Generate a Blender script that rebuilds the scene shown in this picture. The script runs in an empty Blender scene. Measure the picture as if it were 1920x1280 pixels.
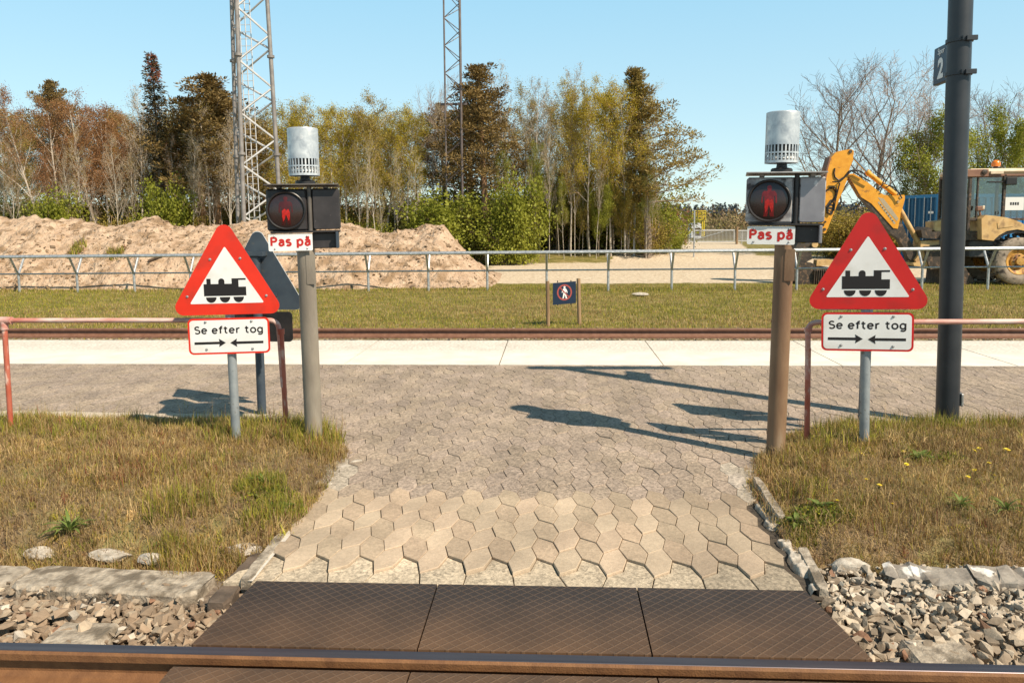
import bpy, math, random
import numpy as np
from mathutils import Vector, Matrix
PI = math.pi
R = math.radians
scene = bpy.context.scene
col = scene.collection

# ------------------------------------------------------------------ camera
H, F, CY_ = 1.607, 1440.0, 560.0
PITCH, YAW, ROLL = R(5.86), R(3.05), -0.0076
CM = Matrix.Rotation(YAW, 3, 'Z') @ Matrix.Rotation(PI/2 - PITCH, 3, 'X') @ Matrix.Rotation(ROLL, 3, 'Z')
cam = bpy.data.objects.new('camera', bpy.data.cameras.new('camera'))
cam.data.sensor_width = 36.0
cam.data.lens = F/1920*36
cam.data.shift_y = -(640-CY_)/1920       # the picture is a crop from below the lens axis
cam.data.clip_start = 0.05
cam.data.clip_end = 5000
cam.matrix_world = Matrix.Translation((0, 0, H)) @ CM.to_4x4()
col.objects.link(cam)
scene.camera = cam

def ray(x, y): return CM @ Vector(((x-960)/F, -(y-CY_)/F, -1.0))
def at(x, y, Y):
    r = ray(x, y); return Vector((0, 0, H)) + r*(Y/r.y)
def gp(x, y, z=0.0):
    r = ray(x, y); return Vector((0, 0, H)) + r*((z-H)/r.z)

# ------------------------------------------------------------------ sky, sun, exposure
SUN_EL, SUN_AZ = R(45.8), R(127.7)
w = bpy.data.worlds.new('World'); scene.world = w; w.use_nodes = True
nt = w.node_tree; nt.nodes.clear()
sky = nt.nodes.new('ShaderNodeTexSky'); sky.sky_type = 'NISHITA'; sky.sun_disc = False
sky.sun_elevation = SUN_EL; sky.sun_rotation = SUN_AZ
sky.air_density = 1.0; sky.dust_density = 0.0; sky.ozone_density = 2.2; sky.altitude = 0
bg = nt.nodes.new('ShaderNodeBackground'); bg.inputs[1].default_value = 0.118
tint = nt.nodes.new('ShaderNodeMix'); tint.data_type = 'RGBA'; tint.blend_type = 'MULTIPLY'
tint.inputs[0].default_value = 1.0; tint.inputs[7].default_value = (1.02, 1.10, 0.93, 1)
wo = nt.nodes.new('ShaderNodeOutputWorld')
even = nt.nodes.new('ShaderNodeMix'); even.data_type = 'RGBA'; even.inputs[0].default_value = .72
even.inputs[7].default_value = (2.75, 4.20, 5.05, 1)
wtc = nt.nodes.new('ShaderNodeTexCoord'); wsp = nt.nodes.new('ShaderNodeSeparateXYZ'); nt.links.new(wtc.outputs['Generated'], wsp.inputs[0])
wmr = nt.nodes.new('ShaderNodeMapRange'); wmr.inputs[1].default_value = .27; wmr.inputs[2].default_value = .65; wmr.inputs[3].default_value = 1.0; wmr.inputs[4].default_value = .22
nt.links.new(wsp.outputs[2], wmr.inputs[0])
wcr = nt.nodes.new('ShaderNodeValToRGB'); e_ = wcr.color_ramp.elements
e_[0].position = 0.0; e_[0].color = (.60, .76, .82, 1); e_[1].position = .30; e_[1].color = (.345, .67, .88, 1)
nt.links.new(wsp.outputs[2], wcr.inputs[0])
wsc = nt.nodes.new('ShaderNodeVectorMath'); wsc.operation = 'SCALE'; nt.links.new(wcr.outputs[0], wsc.inputs[0])
wml = nt.nodes.new('ShaderNodeMath'); wml.operation = 'MULTIPLY'; wml.inputs[1].default_value = 7.2; nt.links.new(wmr.outputs[0], wml.inputs[0]); nt.links.new(wml.outputs[0], wsc.inputs['Scale'])
nt.links.new(wsc.outputs[0], even.inputs[7])
nt.links.new(sky.outputs[0], tint.inputs[6]); nt.links.new(tint.outputs[2], even.inputs[6]); nt.links.new(even.outputs[2], bg.inputs[0]); nt.links.new(bg.outputs[0], wo.inputs[0])
sun = bpy.data.objects.new('sun', bpy.data.lights.new('sun', 'SUN'))
sun.data.energy = 5.0; sun.data.angle = R(0.53); sun.data.color = (1.0, 0.865, 0.69)
sd = Vector((math.sin(SUN_AZ)*math.cos(SUN_EL), math.cos(SUN_AZ)*math.cos(SUN_EL), math.sin(SUN_EL)))
sun.rotation_euler = sd.to_track_quat('Z', 'Y').to_euler(); sun.location = (10, -10, 20)
col.objects.link(sun)
scene.view_settings.view_transform = 'Standard'; scene.view_settings.look = 'None'
scene.view_settings.exposure = 0.46; scene.view_settings.gamma = 1.0

# ------------------------------------------------------------------ helpers
ORG = {}
class MB:
    def __init__(s): s.v = []; s.f = []; s.c = []; s.has_c = False
    def add(s, vs, fs, c=None):
        n = len(s.v); s.v.extend([tuple(p) for p in vs]); s.f.extend([tuple(i+n for i in f) for f in fs])
        if c is not None: s.has_c = True
        s.c.extend([c if c is not None else (1, 1, 1)]*len(vs)); return s
    def box(s, c, size, m=None, col_=None):
        x, y, z = [d/2 for d in size]
        vs = [Vector(p) for p in ((-x,-y,-z),(x,-y,-z),(x,y,-z),(-x,y,-z),(-x,-y,z),(x,-y,z),(x,y,z),(-x,y,z))]
        if m is not None: vs = [m @ p for p in vs]
        vs = [p + Vector(c) for p in vs]
        return s.add(vs, [(0,3,2,1),(4,5,6,7),(0,1,5,4),(1,2,6,5),(2,3,7,6),(3,0,4,7)], col_)
    def bbox(s, c, size, b=0.01, m=None, col_=None):     # box with chamfered edges
        x, y, z = [d/2 for d in size]; b = min(b, x*.9, y*.9, z*.9)
        bm_pts = []
        vs = []; idx = {}
        for ax in range(3):
            for sx in (-1, 1):
                for sy in (-1, 1):
                    for sz in (-1, 1):
                        p = [sx*x, sy*y, sz*z]
                        for k in range(3):
                            if k != ax: p[k] -= (sx, sy, sz)[k]*b
                        idx[(ax, sx, sy, sz)] = len(vs); vs.append(Vector(p))
        fs = []
        S = (-1, 1)
        def ring(ax, sg):
            o = [k for k in range(3) if k != ax]
            out = []
            for a_, b_ in ((-1,-1),(1,-1),(1,1),(-1,1)):
                t = [0, 0, 0]; t[ax] = sg; t[o[0]] = a_; t[o[1]] = b_
                out.append(idx[(ax, *t)])
            return out
        for ax in range(3):
            for sg in S: fs.append(ring(ax, sg))
        for ax in range(3):
            o = [k for k in range(3) if k != ax]
            for a_ in S:
                for b_ in S:
                    t1 = [0,0,0]; t1[ax] = -1; t1[o[0]] = a_; t1[o[1]] = b_
                    t2 = list(t1); t2[ax] = 1
                    fs.append([idx[(o[0], *t1)], idx[(o[0], *t2)], idx[(o[1], *t2)], idx[(o[1], *t1)]])
        for a_ in S:
            for b_ in S:
                for c_ in S: fs.append([idx[(0,a_,b_,c_)], idx[(1,a_,b_,c_)], idx[(2,a_,b_,c_)]])
        cc = Vector((0,0,0))
        fs2 = []
        for f in fs:
            n = (vs[f[1]]-vs[f[0]]).cross(vs[f[2]]-vs[f[1]]); ce = sum((vs[i] for i in f), Vector())/len(f)
            fs2.append(f if n.dot(ce) > 0 else f[::-1])
        if m is not None: vs = [m @ p for p in vs]
        return s.add([p + Vector(c) for p in vs], fs2, col_)
    def tube(s, path, rad, n=8, cap=True, c=None):
        path = [Vector(p) for p in path]
        if not isinstance(rad, (list, tuple)): rad = [rad]*len(path)
        vs = []; fs = []; u = None
        for i, p in enumerate(path):
            t = (path[min(i+1, len(path)-1)] - path[max(i-1, 0)])
            if t.length < 1e-9: t = Vector((0, 0, 1))
            t.normalize()
            if u is None:
                a = Vector((1, 0, 0)) if abs(t.x) < .8 else Vector((0, 1, 0))
                u = a.cross(t).normalized()
            else:
                u = (u - t*u.dot(t))
                u = u.normalized() if u.length > 1e-6 else t.orthogonal().normalized()
            v = t.cross(u)
            for k in range(n):
                a = 2*PI*k/n; vs.append(p + (u*math.cos(a) + v*math.sin(a))*rad[i])
        for i in range(len(path)-1):
            for k in range(n):
                k2 = (k+1) % n
                fs.append((i*n+k, i*n+k2, (i+1)*n+k2, (i+1)*n+k))
        if cap:
            fs.append(tuple(range(n))[::-1]); fs.append(tuple((len(path)-1)*n + k for k in range(n)))
        return s.add(vs, fs, c)
    def lathe(s, prof, n=24, center=(0,0,0), m=None, cap=True, c=None):   # prof: (r, z) along local Z
        vs = []; fs = []
        for r_, z in prof:
            for k in range(n):
                a = 2*PI*k/n; vs.append(Vector((r_*math.cos(a), r_*math.sin(a), z)))
        for i in range(len(prof)-1):
            for k in range(n):
                k2 = (k+1) % n; fs.append((i*n+k, i*n+k2, (i+1)*n+k2, (i+1)*n+k))
        if cap:
            fs.append(tuple(range(n))[::-1]); fs.append(tuple((len(prof)-1)*n + k for k in range(n)))
        if m is not None: vs = [m @ p for p in vs]
        return s.add([p + Vector(center) for p in vs], fs, c)
    def prism_xz(s, poly, y0, y1, c=None):               # polygon in XZ, from y0 (front) to y1
        a = sum(poly[i][0]*poly[(i+1) % len(poly)][1] - poly[(i+1) % len(poly)][0]*poly[i][1] for i in range(len(poly)))
        if a < 0: poly = poly[::-1]
        n = len(poly)
        vs = [(x, y0, z) for x, z in poly] + [(x, y1, z) for x, z in poly]
        fs = [tuple(range(n)), tuple(range(n, 2*n))[::-1]] + [(i+n, (i+1) % n + n, (i+1) % n, i) for i in range(n)]
        return s.add(vs, fs, c)
    def prism_yz(s, poly, x0, x1, c=None):               # polygon in YZ extruded along X
        a = sum(poly[i][0]*poly[(i+1) % len(poly)][1] - poly[(i+1) % len(poly)][0]*poly[i][1] for i in range(len(poly)))
        if a < 0: poly = poly[::-1]
        n = len(poly)
        vs = [(x0, y, z) for y, z in poly] + [(x1, y, z) for y, z in poly]
        fs = [tuple(range(n))[::-1], tuple(range(n, 2*n))] + [(i, (i+1) % n, (i+1) % n + n, i+n) for i in range(n)]
        return s.add(vs, fs, c)
    def build(s, name, mat, parent=None, smooth=False, world=False):
        me = bpy.data.meshes.new(name)
        o0 = Vector((0, 0, 0))
        if parent is not None and world: o0 = ORG.get(parent.name, Vector((0, 0, 0)))
        me.from_pydata([(p[0]-o0.x, p[1]-o0.y, p[2]-o0.z) for p in s.v], [], s.f)
        if s.has_c:
            at_ = me.attributes.new('tint', 'FLOAT_COLOR', 'POINT')
            at_.data.foreach_set('color', np.array([(c[0], c[1], c[2], c[3] if len(c) > 3 else 1) for c in s.c], dtype=np.float32).ravel())
        me.materials.append(mat)
        if smooth:
            me.polygons.foreach_set('use_smooth', [True]*len(me.polygons))
            try: me.set_sharp_from_angle(angle=R(40))
            except Exception: pass
        me.update()
        o = bpy.data.objects.new(name, me); col.objects.link(o)
        if parent is not None:
            o.parent = parent; ORG[o.name] = o0
        return o

def np_mesh(name, verts, tris, mat, tint=None, quads=False, parent=None):
    me = bpy.data.meshes.new(name)
    nv, nf = len(verts), len(tris); k = 4 if quads else 3
    me.vertices.add(nv); me.vertices.foreach_set('co', np.asarray(verts, dtype=np.float32).ravel())
    me.loops.add(nf*k); me.loops.foreach_set('vertex_index', np.asarray(tris, dtype=np.int32).ravel())
    me.polygons.add(nf); me.polygons.foreach_set('loop_start', np.arange(0, nf*k, k, dtype=np.int32))
    if tint is not None:
        a = me.attributes.new('tint', 'FLOAT_COLOR', 'POINT')
        t = np.ones((nv, 4), dtype=np.float32); t[:, :3] = tint; a.data.foreach_set('color', t.ravel())
    me.materials.append(mat); me.update(calc_edges=True); me.polygons.foreach_set('use_smooth', [False]*nf); me.validate()
    o = bpy.data.objects.new(name, me); col.objects.link(o)
    if parent is not None: o.parent = parent
    return o

def tag(o, label=None, cat=None, group=None, kind=None):
    if label: o['label'] = label
    if cat: o['category'] = cat
    if group: o['group'] = group
    if kind: o['kind'] = kind
    return o
def thing(name, loc, label, cat, rz=0, group=None, rot=None):
    o = bpy.data.objects.new(name, None); col.objects.link(o)
    o.empty_display_size = .1
    o.location = loc; o.rotation_euler = rot if rot else (0, 0, rz)
    ORG[o.name] = Vector(loc)
    return tag(o, label, cat, group)
def copy_tree(o, parent=None):
    c = o.copy(); col.objects.link(c)
    if parent is not None: c.parent = parent
    for ch in o.children: copy_tree(ch, c)
    return c

def text_mesh(body, size, bold=0.0, name='lettering', extrude=0.0012):
    cu = bpy.data.curves.new(name, 'FONT'); cu.body = body; cu.size = size; cu.offset = bold
    cu.extrude = extrude; cu.align_x = 'CENTER'; cu.align_y = 'BOTTOM_BASELINE'; cu.resolution_u = 4
    o = bpy.data.objects.new('tmp', cu); col.objects.link(o)
    dg = bpy.context.evaluated_depsgraph_get(); dg.update()
    me = bpy.data.meshes.new_from_object(o.evaluated_get(dg)); me.name = name
    bpy.data.objects.remove(o)
    return me
def text_xz(parent, body, width, cx, y, z, mat, bold=0.0, height=None, name='lettering'):
    """text facing -Y, baseline at z, scaled to a width (and cap height)"""
    me = text_mesh(body, 0.1, bold)
    xs = [v.co.x for v in me.vertices]; ys = [v.co.y for v in me.vertices]
    sx = width/(max(xs)-min(xs)); mx = (max(xs)+min(xs))/2
    sy = sx if height is None else height/max(ys)
    for v in me.vertices:
        v.co = Vector(((v.co.x-mx)*sx + cx, y - v.co.z, v.co.y*sy + z))
    me.materials.clear(); me.materials.append(mat); me.update()
    o = bpy.data.objects.new(name, me); col.objects.link(o); o.parent = parent
    return o

def arc(cx, cy, rx, ry, a0, a1, n=14): return [(cx+rx*math.cos(R(a0+(a1-a0)*i/n)), cy+ry*math.sin(R(a0+(a1-a0)*i/n))) for i in range(n+1)]
_S = arc(.32, .745, .24, .215, 30, 270) + arc(.32, .275, .265, .245, 84, -150)
_a = [arc(.29, .49, .20, .20, 165, 0) + [(.49, .40), (.49, .0)], [(.49, .42), (.30, .41)] + arc(.27, .21, .19, .19, 95, 270) + [(.38, .06), (.49, .17)]]
GLYPH = {                                                # centre lines of a plain sans alphabet, cap height 1
    'S': ([_S], .66), 's': ([[(x*.80, y*.72) for x, y in _S]], .54), 'P': ([[(.10, 0), (.10, 1.0)], [(.10, .95), (.36, .95)] + arc(.37, .725, .24, .225, 90, -90) + [(.10, .50)]], .70),
    'a': (_a, .62), '\u00e5': (_a + [arc(.29, .93, .085, .085, 0, 360)], .62), 'p': ([[(.10, .74), (.10, -.28)], arc(.35, .36, .25, .33, 0, 360, 28)], .70),
    'e': ([[(.05, .37), (.55, .37)], arc(.30, .36, .26, .33, 0, 318, 26)], .62), 'f': ([arc(.38, .76, .20, .20, 80, 180, 8) + [(.18, 0)], [(.0, .69), (.40, .69)]], .42),
    't': ([[(.18, .94), (.18, .22)] + arc(.38, .22, .20, .18, 180, 275, 8), [(.0, .69), (.40, .69)]], .47), 'r': ([[(.10, .73), (.10, 0)], arc(.38, .40, .28, .29, 175, 82, 8)], .46),
    'o': ([arc(.32, .36, .27, .33, 0, 360, 28)], .66), 'g': ([arc(.30, .36, .25, .33, 0, 360, 28), [(.55, .73), (.55, -.04)] + arc(.31, -.05, .24, .20, 0, -150, 10)], .68)}
def stroke_text(parent, body, width, cx, y, z, cap, sw, mat, gap=.10, name='lettering'):
    """plain lettering facing -Y built from flat strokes; baseline at z"""
    pens, x = [], 0.0
    for ch in body:
        if ch == ' ': x += .42; continue
        g, w_ = GLYPH[ch]
        pens += [[(px_+x, pz) for px_, pz in st] for st in g]; x += w_ + gap
    xs_ = [q[0] for st in pens for q in st]; k = (width-sw)/(max(xs_)-min(xs_)); mid = (max(xs_)+min(xs_))/2
    m = MB()
    for i, st in enumerate(pens):
        pts = [Vector(((a-mid)*k, b*cap)) for a, b in st]; closed = (pts[0]-pts[-1]).length < 1e-5
        L_, R_ = [], []; n = len(pts)
        for j, p in enumerate(pts):
            a = pts[j-1] if j else (pts[-2] if closed else p); b = pts[j+1] if j < n-1 else (pts[1] if closed else p)
            d0 = (p-a).normalized() if (p-a).length > 1e-9 else (b-p).normalized(); d1 = (b-p).normalized() if (b-p).length > 1e-9 else d0
            n0, n1 = Vector((-d0.y, d0.x)), Vector((-d1.y, d1.x)); mn = (n0+n1).normalized(); f = min(1.6, 1/max(.3, mn.dot(n1)))
            if (j == 0 or j == n-1) and not closed: p = p + (d1*-1 if j == 0 else d0)*sw*.0
            L_.append(p+mn*sw/2*f); R_.append(p-mn*sw/2*f)
        yy = y - .00012*(i % 6)
        m.add([(cx+q.x, yy, z+q.y) for q in L_] + [(cx+q.x, yy, z+q.y) for q in R_], [(j+n, j+1+n, j+1, j) for j in range(n-1)])
    return m.build(name, mat, parent)

# ------------------------------------------------------------------ materials
def newmat(name):
    m = bpy.data.materials.new(name); m.use_nodes = True
    n = m.node_tree; p = n.nodes['Principled BSDF']
    return m, n, p
def M(name, c1, c2=None, scale=8.0, rough=.6, metal=0.0, bump=0.0, bscale=None, detail=4.0, lo=.35, hi=.65,
      c3=None, s3=2.0, lo3=.5, hi3=.62, attr=False, spec=.5, rvar=0.0, stretch=None, emit=None, estr=0.0, coat=0.0, dist=0.0):
    m, n, p = newmat(name)
    L = n.links.new
    tc = n.nodes.new('ShaderNodeTexCoord'); vec = tc.outputs['Object']
    if stretch:
        mp = n.nodes.new('ShaderNodeMapping'); mp.inputs['Scale'].default_value = stretch; L(vec, mp.inputs[0]); vec = mp.outputs[0]
    out = None
    if c2 is not None:
        nz = n.nodes.new('ShaderNodeTexNoise'); nz.inputs['Scale'].default_value = scale; nz.inputs['Detail'].default_value = detail
        nz.inputs['Roughness'].default_value = .6; nz.inputs['Distortion'].default_value = dist
        L(vec, nz.inputs[0])
        rp = n.nodes.new('ShaderNodeValToRGB'); rp.color_ramp.elements[0].position = lo; rp.color_ramp.elements[1].position = hi
        rp.color_ramp.elements[0].color = (*c1, 1); rp.color_ramp.elements[1].color = (*c2, 1)
        L(nz.outputs[0], rp.inputs[0]); out = rp.outputs[0]
        if rvar:
            mr = n.nodes.new('ShaderNodeMapRange'); mr.inputs[3].default_value = rough-rvar; mr.inputs[4].default_value = rough+rvar
            L(nz.outputs[0], mr.inputs[0]); L(mr.outputs[0], p.inputs['Roughness'])
    if c3 is not None:
        n3 = n.nodes.new('ShaderNodeTexNoise'); n3.inputs['Scale'].default_value = s3; n3.inputs['Detail'].default_value = 6; L(vec, n3.inputs[0])
        mr3 = n.nodes.new('ShaderNodeMapRange'); mr3.inputs[1].default_value = lo3; mr3.inputs[2].default_value = hi3; L(n3.outputs[0], mr3.inputs[0])
        mx = n.nodes.new('ShaderNodeMix'); mx.data_type = 'RGBA'; L(mr3.outputs[0], mx.inputs[0])
        if out is not None: L(out, mx.inputs[6])
        else: mx.inputs[6].default_value = (*c1, 1)
        mx.inputs[7].default_value = (*c3, 1); out = mx.outputs[2]
    if attr:
        a = n.nodes.new('ShaderNodeAttribute'); a.attribute_name = 'tint'
        mx = n.nodes.new('ShaderNodeMix'); mx.data_type = 'RGBA'; mx.blend_type = 'MULTIPLY'; mx.inputs[0].default_value = 1.0
        if out is not None: L(out, mx.inputs[6])
        else: mx.inputs[6].default_value = (*c1, 1)
        L(a.outputs['Color'], mx.inputs[7]); out = mx.outputs[2]
    if out is not None: L(out, p.inputs['Base Color'])
    else: p.inputs['Base Color'].default_value = (*c1, 1)
    if not (c2 is not None and rvar): p.inputs['Roughness'].default_value = rough
    p.inputs['Metallic'].default_value = metal
    p.inputs['Specular IOR Level'].default_value = spec
    if coat: p.inputs['Coat Weight'].default_value = coat
    if emit: p.inputs['Emission Color'].default_value = (*emit, 1); p.inputs['Emission Strength'].default_value = estr
    if bump:
        nb = n.nodes.new('ShaderNodeTexNoise'); nb.inputs['Scale'].default_value = bscale or scale*2; nb.inputs['Detail'].default_value = 5; L(vec, nb.inputs[0])
        b = n.nodes.new('ShaderNodeBump'); b.inputs['Strength'].default_value = bump; b.inputs['Distance'].default_value = .01
        L(nb.outputs[0], b.inputs['Height']); L(b.outputs[0], p.inputs['Normal'])
    return m
def leafmat(name, c1, c2, trans=.35, attr=False, rough=.6, scale=1.5):
    m = M(name, c1, c2, scale=scale, rough=rough, attr=attr, spec=.25)
    n = m.node_tree; p = n.nodes['Principled BSDF']; out = n.nodes['Material Output']
    t = n.nodes.new('ShaderNodeBsdfTranslucent'); mx = n.nodes.new('ShaderNodeMixShader'); mx.inputs[0].default_value = trans
    lk = p.inputs['Base Color'].links
    if lk: n.links.new(lk[0].from_socket, t.inputs[0])
    else: t.inputs[0].default_value = (*c1, 1)
    n.links.new(p.outputs[0], mx.inputs[1]); n.links.new(t.outputs[0], mx.inputs[2]); n.links.new(mx.outputs[0], out.inputs[0])
    return m

m_galv = M('galvanized steel', (.30,.32,.34), (.52,.54,.55), scale=14, rough=.45, metal=.55, detail=6, c3=(.62,.63,.62), s3=30, lo3=.55, hi3=.75, rvar=.1)
m_galvcan = M('mottled zinc', (.36,.40,.44), (.62,.66,.68), scale=11, rough=.42, metal=.35, detail=8, c3=(.80,.80,.78), s3=17, lo3=.55, hi3=.72, rvar=.08, dist=1.2)
m_postgrey = M('grey post paint', (.22,.25,.27), (.32,.35,.36), scale=9, rough=.45, metal=.25, c3=(.16,.15,.13), s3=25, lo3=.62, hi3=.7)
m_postdark = M('dark blue grey paint', (.035,.05,.07), (.055,.075,.095), scale=6, rough=.5, c3=(.09,.09,.085), s3=16, lo3=.6, hi3=.75)
m_sigpost_l = M('weathered grey brown post', (.17,.145,.115), (.30,.265,.21), scale=5, rough=.55, stretch=(1,1,.25), bump=.15, bscale=90, c3=(.20,.13,.07), s3=4, lo3=.52, hi3=.68)
m_sigpost_r = M('brown rusty post', (.155,.085,.045), (.26,.165,.095), scale=5, rough=.55, stretch=(1,1,.25), bump=.15, bscale=90, c3=(.33,.25,.17), s3=6, lo3=.55, hi3=.7)
m_black = M('black paint', (.012,.011,.012), (.025,.022,.022), scale=12, rough=.45)
m_blackbox = M('charcoal housing', (.020,.017,.018), (.036,.031,.032), scale=9, rough=.5, c3=(.22,.20,.19), s3=26, lo3=.69, hi3=.74)
m_rimblack = M('black rim', (.016,.014,.014), rough=.35)
m_lens = M('dark smoked lens', (.018,.010,.009), (.030,.014,.012), scale=20, rough=.22, spec=.6)
m_man = M('dim red figure', (.035,.002,.002), (.07,.003,.003), scale=25, rough=.35, emit=(.5,.0,.0), estr=.008)
m_man_r = M('red figure', (.16,.007,.009), (.07,.003,.004), scale=40, rough=.35, emit=(.8,.01,.02), estr=.03)
m_glow = M('lit red spot', (.12,.004,.003), (.30,.006,.004), scale=60, rough=.4, emit=(1.0,.02,.005), estr=.20)
m_glow_r = M('red spot', (.15,.004,.003), (.34,.008,.006), scale=60, rough=.4, emit=(1.0,.02,.01), estr=.10)
m_patina = M('peeling grey white paint', (.20,.19,.20), (.46,.44,.43), scale=9, rough=.5, detail=8, lo=.42, hi=.58, c3=(.05,.035,.035), s3=12, lo3=.54, hi3=.60, metal=.15)
m_backface = M('scuffed grey sheet', (.23,.22,.24), (.32,.31,.33), scale=5, rough=.42, metal=.3, detail=7, c3=(.72,.72,.72), s3=7, lo3=.60, hi3=.66)
m_roofmetal = M('dirty roof sheet', (.24,.23,.22), (.42,.41,.40), scale=10, rough=.5, metal=.3)
m_roofdark = M('dark roof sheet', (.075,.065,.06), (.13,.115,.10), scale=10, rough=.5, metal=.2)
m_white = M('white sign face', (.72,.72,.70), (.79,.79,.78), scale=6, rough=.4, detail=8, c3=(.60,.57,.51), s3=5, lo3=.54, hi3=.80)
m_red = M('red sign border', (.60,.022,.006), (.70,.030,.009), scale=5, rough=.34, detail=8, c3=(.42,.03,.015), s3=6, lo3=.56, hi3=.82, rvar=.1)
m_red_shade = M('shaded red sign border', (.50,.010,.008), (.58,.013,.011), scale=5, rough=.34, detail=8, c3=(.36,.018,.015), s3=6, lo3=.56, hi3=.82, rvar=.1)  # darker copy of the red; the sign's weaker sunlight is put into the colour
m_redtext = M('red lettering', (.45,.012,.008), rough=.5)
m_blacktext = M('black lettering', (.010,.007,.007), rough=.5)
m_bolt = M('bolt steel', (.35,.34,.33), (.5,.5,.5), scale=60, rough=.4, metal=.7)
m_pipe = M('worn red pipe paint', (.40,.085,.045), (.47,.15,.10), scale=14, rough=.55, detail=8, c3=(.62,.42,.34), s3=26, lo3=.55, hi3=.68, bump=.2, bscale=60, stretch=(1,1,.35))
m_pipew = M('red paint worn pale', (.46,.16,.12), (.58,.32,.27), scale=22, rough=.55, detail=8, c3=(.66,.50,.44), s3=14, lo3=.44, hi3=.62, bump=.2, bscale=60, stretch=(.25,1,1))
m_lamp = M('anthracite pole', (.022,.026,.032), (.034,.038,.044), scale=5, rough=.42, spec=.5)
m_navy = M('navy sign face', (.008,.020,.045), (.012,.026,.055), scale=6, rough=.35)
m_concrete = M('pale concrete', (.60,.57,.51), (.78,.75,.69), scale=4, rough=.85, detail=10, bump=.25, bscale=120, c3=(.40,.37,.33), s3=22, lo3=.60, hi3=.72)
m_kerb = M('weathered concrete', (.22,.18,.135), (.47,.40,.31), scale=24, rough=.9, detail=12, bump=.8, bscale=60, c3=(.15,.12,.085), s3=9, lo3=.50, hi3=.62)
m_chalk = M('white limestone', (.30,.255,.20), (.56,.50,.42), scale=22, rough=.9, bump=.5, bscale=60)
m_wood = M('weathered post wood', (.20,.12,.06), (.34,.22,.12), scale=14, rough=.8, stretch=(1,1,.15), bump=.3, bscale=50)
m_rust = M('rusty rail steel', (.140,.060,.022), (.215,.098,.036), scale=16, rough=.75, bump=.3, bscale=160, detail=7)
m_railtop = M('polished rail head', (.10,.085,.095), (.16,.135,.14), scale=6, rough=.38, metal=.75, stretch=(.15,4,1))
m_railfar = M('brown rail steel', (.16,.075,.045), (.22,.11,.07), scale=12, rough=.6, bump=.2, bscale=80)
m_dandelion = M('yellow petals', (.80,.62,.04), (.85,.70,.06), scale=30, rough=.6)
m_stem = leafmat('green stem', (.10,.16,.03), (.16,.22,.05))

# paver material: tint per stone, fine aggregate speckle
def paver_mat():
    m, n, p = newmat('aggregate paving stone'); L = n.links.new
    tc = n.nodes.new('ShaderNodeTexCoord')
    a = n.nodes.new('ShaderNodeAttribute'); a.attribute_name = 'tint'
    v = n.nodes.new('ShaderNodeTexVoronoi'); v.inputs['Scale'].default_value = 120; L(tc.outputs['Object'], v.inputs[0])
    v2 = n.nodes.new('ShaderNodeTexVoronoi'); v2.inputs['Scale'].default_value = 60; L(tc.outputs['Object'], v2.inputs[0])
    sep = n.nodes.new('ShaderNodeSeparateColor'); L(v.outputs['Color'], sep.inputs[0])
    sep2 = n.nodes.new('ShaderNodeSeparateColor'); L(v2.outputs['Color'], sep2.inputs[0])
    ad = n.nodes.new('ShaderNodeMath'); ad.operation = 'ADD'; L(sep.outputs[0], ad.inputs[0]); L(sep2.outputs[1], ad.inputs[1])
    mr = n.nodes.new('ShaderNodeMapRange'); mr.inputs[1].default_value = 0; mr.inputs[2].default_value = 2; mr.inputs[3].default_value = .42; mr.inputs[4].default_value = 1.58
    L(ad.outputs[0], mr.inputs[0])
    # how strong the speckle is: alpha of tint
    mxs = n.nodes.new('ShaderNodeMix'); mxs.data_type = 'FLOAT'; L(a.outputs['Alpha'], mxs.inputs[0]); mxs.inputs[2].default_value = 1.0; L(mr.outputs[0], mxs.inputs[3])
    nz = n.nodes.new('ShaderNodeTexNoise'); nz.inputs['Scale'].default_value = 2.2; nz.inputs['Detail'].default_value = 8; L(tc.outputs['Object'], nz.inputs[0])
    mr2 = n.nodes.new('ShaderNodeMapRange'); mr2.inputs[1].default_value = .3; mr2.inputs[2].default_value = .7; mr2.inputs[3].default_value = .78; mr2.inputs[4].default_value = 1.18
    L(nz.outputs[0], mr2.inputs[0])
    mu = n.nodes.new('ShaderNodeMath'); mu.operation = 'MULTIPLY'; L(mxs.outputs[0], mu.inputs[0]); L(mr2.outputs[0], mu.inputs[1])
    vm = n.nodes.new('ShaderNodeVectorMath'); vm.operation = 'SCALE'; L(a.outputs['Color'], vm.inputs[0]); L(mu.outputs[0], vm.inputs['Scale'])
    L(vm.outputs[0], p.inputs['Base Color']); p.inputs['Roughness'].default_value = .85
    b = n.nodes.new('ShaderNodeBump'); b.inputs['Strength'].default_value = .35; b.inputs['Distance'].default_value = .006
    L(ad.outputs[0], b.inputs['Height']); L(b.outputs[0], p.inputs['Normal'])
    return m
m_paver = paver_mat()
m_joint = M('dark joint sand', (.045,.036,.028), (.09,.072,.052), scale=40, rough=.95, bump=.3)

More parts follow.
